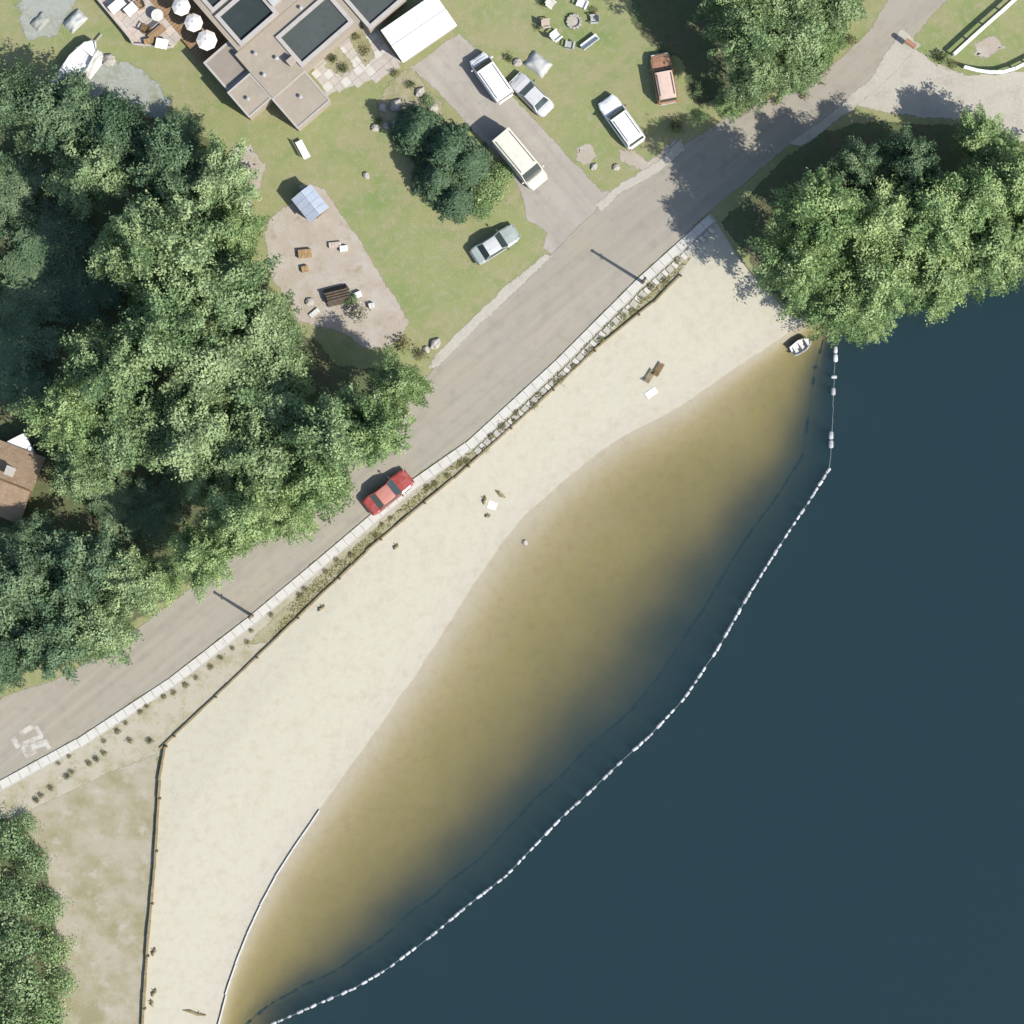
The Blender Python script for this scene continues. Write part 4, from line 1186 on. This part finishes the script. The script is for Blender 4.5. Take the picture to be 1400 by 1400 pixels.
# white roofed garage
GU = Vector((.823, -.567)); GV = Vector((.567, .823))
def GP(u, v, z):
    x, y = 551 + GU.x * u - GV.x * v, 86 + GU.y * u - GV.y * v
    p = P(x, y, z); return p
g0 = P(575, 40)
gar = tag(empty('garage', (g0.x, g0.y, 0)), 'garage with a bright white metal gable roof at the driveway head', 'garage')
def gp(u, v, z):
    p = GP(u, v, z); return Vector((p.x - g0.x, p.y - g0.y, z))
GL, GW = 90, 54
MB().prism([(gp(u, v, 2.6).x, gp(u, v, 2.6).y) for u, v in ((3, 3), (GL - 3, 3), (GL - 3, GW - 3), (3, GW - 3))], -.05, 2.62).build('wall', M['stucco'], gar)
for u in (3.2, GL - 3.2):
    MB().rings([[gp(u + d, 4, 2.6), gp(u + d, GW - 4, 2.6), gp(u + d, GW / 2, 2.9)] for d in (-.6, .6)]).build('gable', M['stucco'], gar)
npan = 9
for k in range(npan):
    u0, u1 = GL * k / npan + .12, GL * (k + 1) / npan - .12
    for side in (0, 1):
        v0, v1 = (0, GW / 2 - .1) if side == 0 else (GW, GW / 2 + .1)
        lo = [gp(u0, v0, 2.62), gp(u1, v0, 2.62), gp(u1, v1, 2.92), gp(u0, v1, 2.92)]
        hi = [q + Vector((0, 0, .06)) for q in lo]
        MB().rings([lo, hi]).build('roof_panel', M['white_metal'], gar)
MB().tube([gp(0, GW / 2, 2.97), gp(GL, GW / 2, 2.97)], .07, 6).build('ridge_cap', M['white_metal'], gar)
for u0, u1 in ((8, 42), (48, 82)):
    q = [gp(u0, 2.6, .05), gp(u1, 2.6, .05), gp(u1, 2.6, 2.2), gp(u0, 2.6, 2.2)]
    d = MB().panel(q, 0, .04, .08).build('garage_door', M['offwhite'], gar)
    for k in range(4):
        z0, z1 = .1 + k * .52, .58 + k * .52
        MB().panel([gp(u0 + 1, 2.2, z0), gp(u1 - 1, 2.2, z0), gp(u1 - 1, 2.2, z1), gp(u0 + 1, 2.2, z1)], .02, .045, .03).build('door_panel', M['white'], d)

# ------------------------------------------------------------------ patio, terrace, deck
pat_poly = [(428, 92), (486, 44), (512, 30), (522, 50), (548, 92), (532, 100), (500, 112), (456, 126), (447, 132), (440, 118)]
patio = sheet('patio', pat_poly, .02, M['slab2'], 0)
def lay_slabs(parent, org, du, dv, nu, nv, pitch, poly, mks, z, name='paving_slab'):
    for i in range(nu):
        for j in range(nv):
            c = Vector(org) + Vector(du) * (i * pitch) + Vector(dv) * (j * pitch)
            if not in_poly(np.array([[c.x, c.y]]), poly)[0]: continue
            w = P2(c.x, c.y)
            mk = random.choice(mks)
            link(name, slab(mk, pitch * S * .965, pitch * S * .965, .06), parent, (w.x, w.y, z + random.uniform(-.003, .005)), ang(*du))
bed_h = [[(444, 72), (462, 62), (484, 92), (468, 106), (446, 92)], [(476, 48), (494, 36), (512, 78), (500, 92), (490, 78)]]
lay_slabs(patio, UV(104, 70), (.755, -.656), (.656, -.755 * 0 + .755), 0, 0, 11, pat_poly, ['patio'], .03)
lay_slabs(patio, UV(96, -8), (.755, -.656), (.656, .755), 12, 9, 11.5, pat_poly, ['patio', 'patio', 'slab'], .03)
for k, bp in enumerate(bed_h):
    b = sheet('planting_bed', bp, .07, M['weedy'], 2.5, 4, 30 + k)
ter_poly = [(112, -42), (128, -8), (178, 52), (184, 62), (236, 66), (247, 52), (232, 40), (190, -20), (176, -42)]
ter = tag(MB().prism([tuple(P2(*p)) for p in ter_poly], -.1, .55).build('terrace', M['pinkstone']), kind='structure')
inner = [(118, -40), (132, -8), (181, 50), (187, 58), (232, 62), (243, 52), (230, 40), (188, -20), (174, -40)]
lay_slabs(ter, (96, -60), (.656, .755), (.755, -.656), 22, 16, 12, inner, ['pinkstone', 'pinkstone', 'patio'], .57)
lay_slabs(ter, (100, 60), (.656, .755), (.755, -.656), 22, 18, 12, inner, ['pinkstone', 'pinkstone', 'patio'], .57) if False else None
for a, b in ((((112, -42), (128, -8))), ((128, -8), (178, 52)), ((178, 52), (184, 62)), ((184, 62), (236, 66))):
    A, B = P2(*a), P2(*b)
    MB().bar((A.x, A.y, .72), (B.x, B.y, .72), .18, .36).build('kerb_wall', M['patio'], ter)
dk = rect(-1, 45, -215, -99, .5)
deck = tag(empty('timber_deck', (HO.x, HO.y, 0)), 'brown timber deck with white parasols beside the house wall', 'deck')
MB().prism([(p.x, p.y) for p in rect(0, 44, -214, -100, .4)], -.05, .40).build('deck_frame', M['brown'], deck)
nb = 26
for k in range(nb):
    b0 = -215 + 116 * k / nb
    r = rect(-1, 45, b0, b0 + 116 / nb - .5, .5)
    MB().prism([(p.x, p.y) for p in r], .42, .5 + random.uniform(0, .006)).build('deck_board', M['deck'], deck)

def parasol(px, py, r, label, z=.5, h=2.3, tilt=0):
    p = P(px, py, z + h)
    e = tag(empty('parasol', (p.x, p.y, z)), label, 'parasol', 'white parasols on the deck')
    MB().tube([(0, 0, 0), (0, 0, h + .1)], .03, 8).build('pole', M['wood'], e)
    MB().lathe((0, 0, 0), [(.28, 0), (.28, .07), (.06, .12)], 12).build('base', M['dark_metal'], e)
    n = 8; ring = [Vector((r * math.cos(2 * math.pi * i / n), r * math.sin(2 * math.pi * i / n), h - .42)) for i in range(n)]
    mid = [Vector((v.x * .55, v.y * .55, h - .17)) for v in ring]
    vs = [Vector((0, 0, h))] + mid + ring + [v - Vector((0, 0, .14)) for v in ring]
    fs = []
    for i in range(n):
        j = (i + 1) % n
        fs += [(0, 1 + i, 1 + j), (1 + i, 1 + n + i, 1 + n + j, 1 + j), (1 + n + i, 1 + 2 * n + i, 1 + 2 * n + j, 1 + n + j)]
    MB().add(vs, fs).build('canopy', M['canvas'], e)
    for i in range(n):
        MB().tube([(0, 0, h - .05), (mid[i].x, mid[i].y, mid[i].z - .03), (ring[i].x, ring[i].y, ring[i].z - .02)], .012, 4).build('rib', M['wood'], e)
parasol(247, 8, .85, 'white parasol at the far end of the timber deck')
parasol(264, 30, .85, 'white parasol in the middle of the timber deck')
parasol(282, 54, .95, 'larger cream parasol at the house end of the timber deck')

def table(px, py, rz, L, W, h, m, label, z=0.0, round_=False, name='garden_table', group=None):
    p = P(px, py, z)
    e = tag(empty(name, (p.x, p.y, z), rz), label, 'table', group)
    if round_:
        MB().lathe((0, 0, h), [(L / 2, -.05), (L / 2, 0), (.01, .005)], 20).build('table_top', m, e)
        MB().lathe((0, 0, 0), [(.3, 0), (.3, .04), (.05, .08), (.05, h - .05)], 12).build('pedestal', m, e)
    else:
        n = max(3, int(W / .16))
        for k in range(n):
            MB().box((0, -W / 2 + (k + .5) * W / n, h), (L, W / n - .012, .04)).build('slat', m, e)
        for sx in (-1, 1):
            for sy in (-1, 1):
                MB().box((sx * (L / 2 - .12), sy * (W / 2 - .1), h / 2 - .02), (.07, .07, h - .04)).build('leg', m, e)
        MB().box((0, 0, h - .06), (L - .2, .06, .07)).build('rail', m, e)
    return e
def chair(px, py, face, m, label, z=0.0, k=1.0, group='garden seats around the fire pit'):
    p = P(px, py, z)
    e = tag(empty('garden_chair', (p.x, p.y, z), face), label, 'chair', group)
    e.scale = (k, k, k)
    for i in range(5):
        MB().box((.02, -.24 + i * .12, .38 - .0), (.56, .105, .03)).build('seat_slat', m, e)
    for i in range(5):
        MB().box((-.36, -.24 + i * .12, .68), (.03, .105, .72), rot=Matrix.Rotation(-.28, 3, 'Y')).build('back_slat', m, e)
    for s in (-1, 1):
        MB().box((.02, s * .36, .56), (.68, .14, .03)).build('armrest', m, e)
        MB().box((.28, s * .33, .27), (.08, .05, .55)).build('leg', m, e)
        MB().box((-.28, s * .33, .24), (.08, .05, .5)).build('leg', m, e)
    return e
def bench(px, py, face, L, m, label, z=0.0, back=True):
    p = P(px, py, z)
    e = tag(empty('garden_bench', (p.x, p.y, z), face), label, 'bench')
    for i in range(4):
        MB().box((-.2 + i * .14, 0, .44), (.125, L, .035)).build('seat_slat', m, e)
    if back:
        for i in range(3):
            MB().box((-.3 - i * .02, 0, .58 + i * .14), (.03, L, .11)).build('back_slat', m, e)
    for s in (-1, 1):
        MB().box((.2, s * (L / 2 - .1), .21), (.06, .07, .42)).build('leg', m, e)
        MB().box((-.2, s * (L / 2 - .1), .21), (.06, .07, .42)).build('leg', m, e)
    return e
table(161, 9, R(41), 1.5, .9, .72, M['white'], 'white slatted table on the terrace beside the kerb wall', .6)
table(180, 14, R(41), 1.1, .9, .72, M['white'], 'smaller white slatted table on the terrace', .6)
table(222, 61, R(-10), 1.1, .9, .7, M['white_metal'], 'bright white table at the terrace corner next to the deck', .6)
table(216, 22, 0, 1.1, 1.1, .7, M['offwhite'], 'round cream table on the terrace', .6, True)
chair(200, 40, R(60), M['brown'], 'brown slatted chair on the terrace paving', .6, group='terrace seats')
chair(192, 8, R(200), M['deck'], 'tan slatted chair between the terrace tables', .6, group='terrace seats')
bench(216, 46, R(-50), 1.7, M['deck'], 'tan slatted bench on the terrace near the deck', .6)

# ------------------------------------------------------------------ fire pit circle
def firepit(px, py, r):
    p = P(px, py)
    e = tag(empty('fire_pit', (p.x, p.y, 0)), 'round pale stone fire pit with garden seats around it', 'fire pit')
    n = 12
    for i in range(n):
        a = 2 * math.pi * i / n
        MB().box((math.cos(a) * r, math.sin(a) * r, .15), (.24, 2 * math.pi * r / n * .94, .32), rz=a, top=.93).build('stone', M['stone'], e)
    MB().lathe((0, 0, 0), [(r - .1, 0), (r - .1, .12), (.01, .16)], 14).build('ash_bed', M['shoulder'], e)
firepit(785, 30, .58)
cw = P2(785, 30)
def facing(px, py):
    w = P2(px, py); return math.atan2(cw.y - w.y, cw.x - w.x)
chair(760, 50, facing(760, 50), M['white_metal'], 'bright white slatted chair at the fire pit, beside the bench', k=1.15)
chair(796, 6, facing(796, 6), M['white_metal'], 'bright white slatted chair across the fire pit from the bench', k=1.15)
chair(747, 33, facing(747, 33), M['pinkstone'], 'pinkish slatted chair at the fire pit')
chair(779, 62, facing(779, 62), M['greytarp'], 'grey slatted chair at the fire pit, next to the bench')
chair(812, 27, facing(812, 27), M['greytarp'], 'grey slatted chair at the fire pit, under the lawn trees')
chair(753, 6, facing(753, 6), M['offwhite'], 'cream slatted chair at the fire pit')
bench(806, 58, facing(806, 58), 1.75, M['white'], 'white slatted bench facing the fire pit')
bench(415, 205, ang(.88, -.47), 1.75, M['white'], 'white slatted bench alone on the lawn behind the house')
shrub(742, 4, 7, .9, 'dark', 'dark shrub behind the cream chair of the fire pit')
shrub(736, 37, 6, .8, 'dark', 'dark shrub behind the pinkish chair of the fire pit')
shrub(813, 15, 8, .7, 'olive', 'olive shrub beside the fire pit circle')

# ------------------------------------------------------------------ boulders, tarps, crates
def boulder_mesh(seed):
    bm = bmesh.new()
    bmesh.ops.create_icosphere(bm, subdivisions=3, radius=1.0)
    for v in bm.verts:
        v.co *= 1 + .28 * mnoise.fractal(v.co * 1.3 + Vector((seed * 5, 0, 0)), .8, 2, 3)
        v.co.z *= .62
    me = bpy.data.meshes.new('boulder'); bm.to_mesh(me); bm.free()
    me.materials.append(M['stone'])
    return me
BOUL = [boulder_mesh(i) for i in range(3)]
def boulder(px, py, rpx, label, i=0, z=0.0, group=None, m=None, name='boulder', cat='boulder'):
    p = P(px, py); r = rpx * S
    o = link(name, BOUL[i % 3], None, (p.x, p.y, z + r * .25), i * 1.9, (r, r * .85, r))
    return tag(o, label, cat, group)
boulder(150, 83, 9, 'large pale boulder on the gravel beside the boat', 0)
boulder(523, 147, 6, 'pale boulder at the lawn corner of the garden bed', 1)
boulder(541, 144, 9, 'largest pale boulder of the garden bed beside the conifers', 2)
boulder(514, 175, 6, 'pale boulder beside the tiny dark shrub', 0)
boulder(528, 172, 5, 'small pale boulder against the conifer clump', 1)
boulder(574, 126, 7, 'bluish pale boulder beside the driveway garden bed', 2)
boulder(593, 147, 7, 'pale boulder at the driveway edge above the conifers', 0)
boulder(541, 172, 7, 'pale boulder in the conifer shade', 1)
boulder(708, 86, 6, 'pale boulder beside the small dark bush at the lawn edge', 0)
boulder(413, 257, 5, 'small pale boulder beside the blue roofed shed', 2)
boulder(501, 240, 5, 'small pale boulder alone on the lawn', 1)
boulder(340, 277, 5, 'small pale boulder at the wood edge', 1)
boulder(424, 413, 6, 'pale boulder on the dirt yard beside the tree shade', 0)
boulder(595, 470, 8, 'pale boulder on the gravel road edge', 2)
boulder(583, 478, 5, 'smaller pale boulder on the road edge beside the dirt yard', 1)
boulder(718, 742, 4, 'small brown stone standing in the shallow water', 1, WATER_Z - .1)
boulder(812, 228, 5, 'pale boulder at the lawn tip by the driveway', 2)
boulder(843, 229, 5, 'pale boulder by the road edge of the lawn', 0)

def tarp(px, py, dpx, L, W, h, m, label, name='tarp_pile', cat='tarp'):
    p = P(px, py)
    n = 13; vs = []; fs = []
    for i in range(n):
        for j in range(n):
            u, v = i / (n - 1) * 2 - 1, j / (n - 1) * 2 - 1
            e_ = max(abs(u), abs(v))
            hh = h * (1 - e_ ** 4) * (.75 + .35 * mnoise.noise(Vector((u * 1.7 + px, v * 1.7, py)))) + .03
            k = 1 + .08 * mnoise.noise(Vector((u * 3, v * 3, px)))
            vs.append((u * L / 2 * k, v * W / 2 * k, hh if e_ < .999 else 0.0))
    for i in range(n - 1):
        for j in range(n - 1):
            fs.append((i * n + j, (i + 1) * n + j, (i + 1) * n + j + 1, i * n + j + 1))
    o = MB().add(vs, fs).build(name, m, None, (p.x, p.y, .008), ang(*dpx), smooth=True)
    return tag(o, label, cat)
tarp(736, 88, (.8, .6), 2.1, 1.6, .7, M['greytarp'], 'pale grey tarpaulin over a pile on the lawn by the silver car')
tarp(103, 29, (.7, -.7), 2.0, 1.3, .6, M['greytarp'], 'pale grey tarpaulin over a pile on the gravel behind the boat')
tarp(55, 30, (.7, -.7), 1.6, 1.1, .4, M['gravel'], 'low grey heap on the gravel at the wood edge')

tarp(88, 108, (.75, -.66), 2.4, 1.5, .5, M['white'], 'crumpled white sheet over a heap at the stern of the boat')
tarp(128, 88, (.6, -.8), 2.6, 1.2, .4, M['offwhite'], 'crumpled pale sheet over a heap alongside the boat')
def shed():
    p = P(424, 278, 1.9)
    e = tag(empty('shed', (p.x, p.y, 0), ang(.62, .78)), 'small shed with a pale blue sheet roof on the dirt yard', 'shed')
    L, W, h = 2.7, 2.2, 1.7
    MB().box((0, 0, h / 2 - .03), (L - .3, W - .3, h + .05)).build('wall', M['wood'], e)
    for s in (-1, 1):
        for k in range(4):
            x0, x1 = -L / 2 + L * k / 4 + .01, -L / 2 + L * (k + 1) / 4 - .01
            lo = [Vector((x0, s * W / 2, h)), Vector((x1, s * W / 2, h)), Vector((x1, s * .01, h + .4)), Vector((x0, s * .01, h + .4))]
            MB().rings([lo, [v + Vector((0, 0, .04)) for v in lo]]).build('roof_sheet', M['blue_roof'], e)
    for x in (-L / 2 + .17, L / 2 - .17):
        MB().rings([[Vector((x + d, -W / 2 + .2, h)), Vector((x + d, W / 2 - .2, h)), Vector((x + d, 0, h + .36))] for d in (-.02, .02)]).build('gable', M['wood'], e)
    dr = MB().box((L / 2 - .13, 0, .85), (.05, .8, 1.6)).build('door', M['brown'], e)
    MB().box((L / 2 - .09, .3, .85), (.04, .05, .12)).build('handle', M['chrome'], dr)
shed()
def crate(px, py, rz, L, W, h, m, label):
    p = P(px, py)
    e = tag(empty('crate', (p.x, p.y, .008), rz), label, 'crate')
    for s in (-1, 1):
        for k in range(2):
            MB().box((0, s * (W / 2 - .015), h * (k + .5) / 2), (L, .03, h / 2 - .02)).build('side_board', m, e)
            MB().box((s * (L / 2 - .015), 0, h * (k + .5) / 2), (.03, W - .062, h / 2 - .02)).build('end_board', m, e)
    MB().box((0, 0, .03), (L - .07, W - .07, .03)).build('base_board', m, e)
    n = max(2, int(L / .25))
    for k in range(n):
        MB().box((-L / 2 + (k + .5) * L / n, 0, h + .01), (L / n - .02, W, .02)).build('lid_board', m, e)
crate(417, 347, .1, 1.2, .75, .4, M['paver_brown'], 'larger brown crate on the dirt yard')
crate(417, 368, .2, .6, .55, .35, M['paver_brown'], 'small brown crate below the larger one on the dirt yard')
crate(458, 335, .1, 1.1, .5, .25, M['pinkstone'], 'low pinkish crate on the dirt yard by the white box')
crate(470, 340, .1, .7, .5, .35, M['white'], 'white box on the dirt yard beside the low pinkish crate')
crate(490, 403, .4, .6, .5, .4, M['white'], 'white box beside the shrubs on the dirt yard')
crate(508, 418, .2, .5, .45, .4, M['offwhite'], 'cream box past the pale shrub on the dirt yard')
crate(430, 428, .7, 1.0, .4, .2, M['offwhite'], 'low cream crate at the tree shade on the dirt yard')
for cx_, cy_, r_, L_, W_, lab_ in ((236, 4, .5, .8, .6, 'brown planter box on the terrace corner by the deck'), (205, 58, .2, .9, .5, 'brown planter box on the terrace edge near the bright table')):
    crate(cx_, cy_, r_, L_, W_, .4, M['paver_brown'], lab_)
    [o for o in COL.objects if o.get('label') == lab_][0].location.z = .6
def woodpile():
    p = P(462, 404)
    e = tag(empty('log_pile', (p.x, p.y, 0), ang(.8, -.2)), 'dark brown log pile beside the shrubs on the dirt yard', 'log pile')
    for row, n in enumerate((7, 6, 5, 4)):
        for k in range(n):
            y = (k - (n - 1) / 2) * .24; r = random.uniform(.10, .125)
            MB().lathe((random.uniform(-.08, .08), y, .13 + row * .21), [(r * .98, -1.05), (r, 0), (r * .95, 1.05)], 8, 'X').build('log', M['bark'], e)
woodpile()

# cabin at the edge of the wood
def cabin():
    p = P(-6, 652, 3)
    e = tag(empty('cabin', (p.x, p.y, 0), ang(.9, .35)), 'cabin with a brown shingle gable roof among the wood', 'cabin')
    L, W, h = 7.0, 6.4, 2.4
    MB().box((0, 0, h / 2 - .05), (L - .7, W - .7, h)).build('wall', M['wood'], e)
    rows = 9
    for s in (-1, 1):
        for k in range(rows):
            f0, f1 = k / rows, (k + 1) / rows + .03
            f1 = min(f1, 1)
            y0, y1 = s * W / 2 * (1 - f0), s * W / 2 * (1 - f1)
            z0, z1 = h + 1.7 * f0, h + 1.7 * f1
            lo = [Vector((-L / 2, y0, z0 + .02)), Vector((L / 2, y0, z0 + .02)), Vector((L / 2, y1, z1)), Vector((-L / 2, y1, z1))]
            MB().rings([lo, [v + Vector((0, 0, .04)) for v in lo]]).build('shingle_course', M['cabinroof'], e)
    for x in (-L / 2 + .37, L / 2 - .37):
        MB().rings([[Vector((x + d, -W / 2 + .36, h)), Vector((x + d, W / 2 - .36, h)), Vector((x + d, 0, h + 1.55))] for d in (-.02, .02)]).build('gable', M['wood'], e)
    MB().tube([(-L / 2, 0, h + 1.77), (L / 2, 0, h + 1.77)], .08, 6).build('ridge_cap', M['brown'], e)
    ch = MB().box((1.2, 1.0, h + 1.5), (.7, .7, 1.2)).build('chimney', M['stone'], e)
    MB().box((1.2, 1.0, h + 2.14), (.85, .85, .1)).build('chimney_cap', M['slab2'], ch)
    d = MB().box((L / 2 - .33, -.6, 1.0), (.06, .9, 2.0)).build('door', M['brown'], e)
    w = MB().box((L / 2 - .33, 1.3, 1.4), (.06, 1.0, .9)).build('window', M['white'], e)
    MB().box((L / 2 - .29, 1.3, 1.4), (.03, .8, .7)).build('pane', M['glass'], w)
M['cabinroof'] = surface('cabin_shingle', [(0.30, 0.215, 0.14), ((0.23, 0.155, 0.095), 1.3, 6, 0.45, 0.7), ((0.37, 0.28, 0.20), 5, 5, .5, .75)], .95)
cabin()

# ------------------------------------------------------------------ things left on the beach
def lounger(px, py, rz, m, label, k=1.0):
    z = -0.30
    for (X, Y) in ((0, 0),): pass
    p = P(px, py)
    e = tag(empty('beach_lounger', (p.x, p.y, beach_z(px, py)), rz), label, 'lounger', 'beach loungers')
    e.scale = (k, k, k)
    for i in range(6):
        MB().box((-.1 + i * .17, 0, .28), (.15, .58, .03)).build('seat_slat', m, e)
    for i in range(4):
        MB().box((-.26 - i * .14, 0, .33 + i * .085), (.13, .58, .03), rot=Matrix.Rotation(.55, 3, 'Y')).build('back_slat', m, e)
    for s in (-1, 1):
        MB().box((.2, s * .31, .25), (1.5, .04, .06)).build('side_rail', m, e)
        for x in (-.45, .85):
            MB().box((x, s * .31, .11), (.05, .05, .26)).build('leg', m, e)
_fi = {}
def beach_z(px, py):
    w = P2(px, py)
    d = (V[:, 0] - w.x) ** 2 + (V[:, 1] - w.y) ** 2
    return float(V[np.argmin(d), 2])
def towel(px, py, rz, L, W, m, label):
    p = P(px, py); z = beach_z(px, py)
    n = 8; vs = []; fs = []
    for i in range(n + 1):
        for j in range(4):
            vs.append(((i / n - .5) * L, (j / 3 - .5) * W, .03 + .02 * math.sin(i * 1.7 + j)))
    for i in range(n):
        for j in range(3):
            fs.append((i * 4 + j, (i + 1) * 4 + j, (i + 1) * 4 + j + 1, i * 4 + j + 1))
    tag(MB().add(vs, fs).build('beach_towel', m, None, (p.x, p.y, z + .02), rz), label, 'towel')
lounger(888, 515, R(60), M['wood'], 'brown slatted lounger on the sand beside the white towel', .8)
lounger(900, 506, R(60), M['brown'], 'darker brown slatted lounger next to another on the sand', .8)
towel(891, 537, R(35), 1.1, .6, M['white'], 'white towel on the sand below the brown loungers')
towel(673, 691, R(-20), .8, .7, M['white_metal'], 'white towel on the sand between two pieces of driftwood')
def driftwood(px, py, rz, L, label, z=None):
    p = P(px, py)
    pts = [(-L / 2, 0, .05), (-L / 6, .06, .12), (L / 6, -.04, .1), (L / 2, .08, .06)]
    mb = MB().tube(pts, [.05, .15, .13, .06], 7).tube([(L / 6, -.04, .1), (L / 4, .25, .2)], [.06, .03], 5)
    o = mb.build('driftwood', M['wood'], None, (p.x, p.y, (beach_z(px, py) if z is None else z) + .02), rz)
    tag(o, label, 'driftwood')
driftwood(663, 684, R(80), .8, 'short stub of driftwood beside the white towel')
driftwood(684, 676, R(-40), 1.1, 'longer driftwood log beyond the white towel')
driftwood(667, 706, R(10), .5, 'tiny piece of driftwood below the white towel')
driftwood(211, 1302, R(70), .8, 'driftwood lying against the darker beach wall')
driftwood(211, 1358, R(60), .8, 'thick driftwood lying against the beach wall near the bushes end')
driftwood(208, 1372, R(100), .7, 'thin driftwood below the thick one at the beach wall')
driftwood(542, 748, R(50), .6, 'driftwood on the sand under the verge wall')
driftwood(440, 832, R(40), .8, 'driftwood beside the timber wall at its middle')
driftwood(265, 1386, R(-15), 2.2, 'long pale driftwood near the white edging')
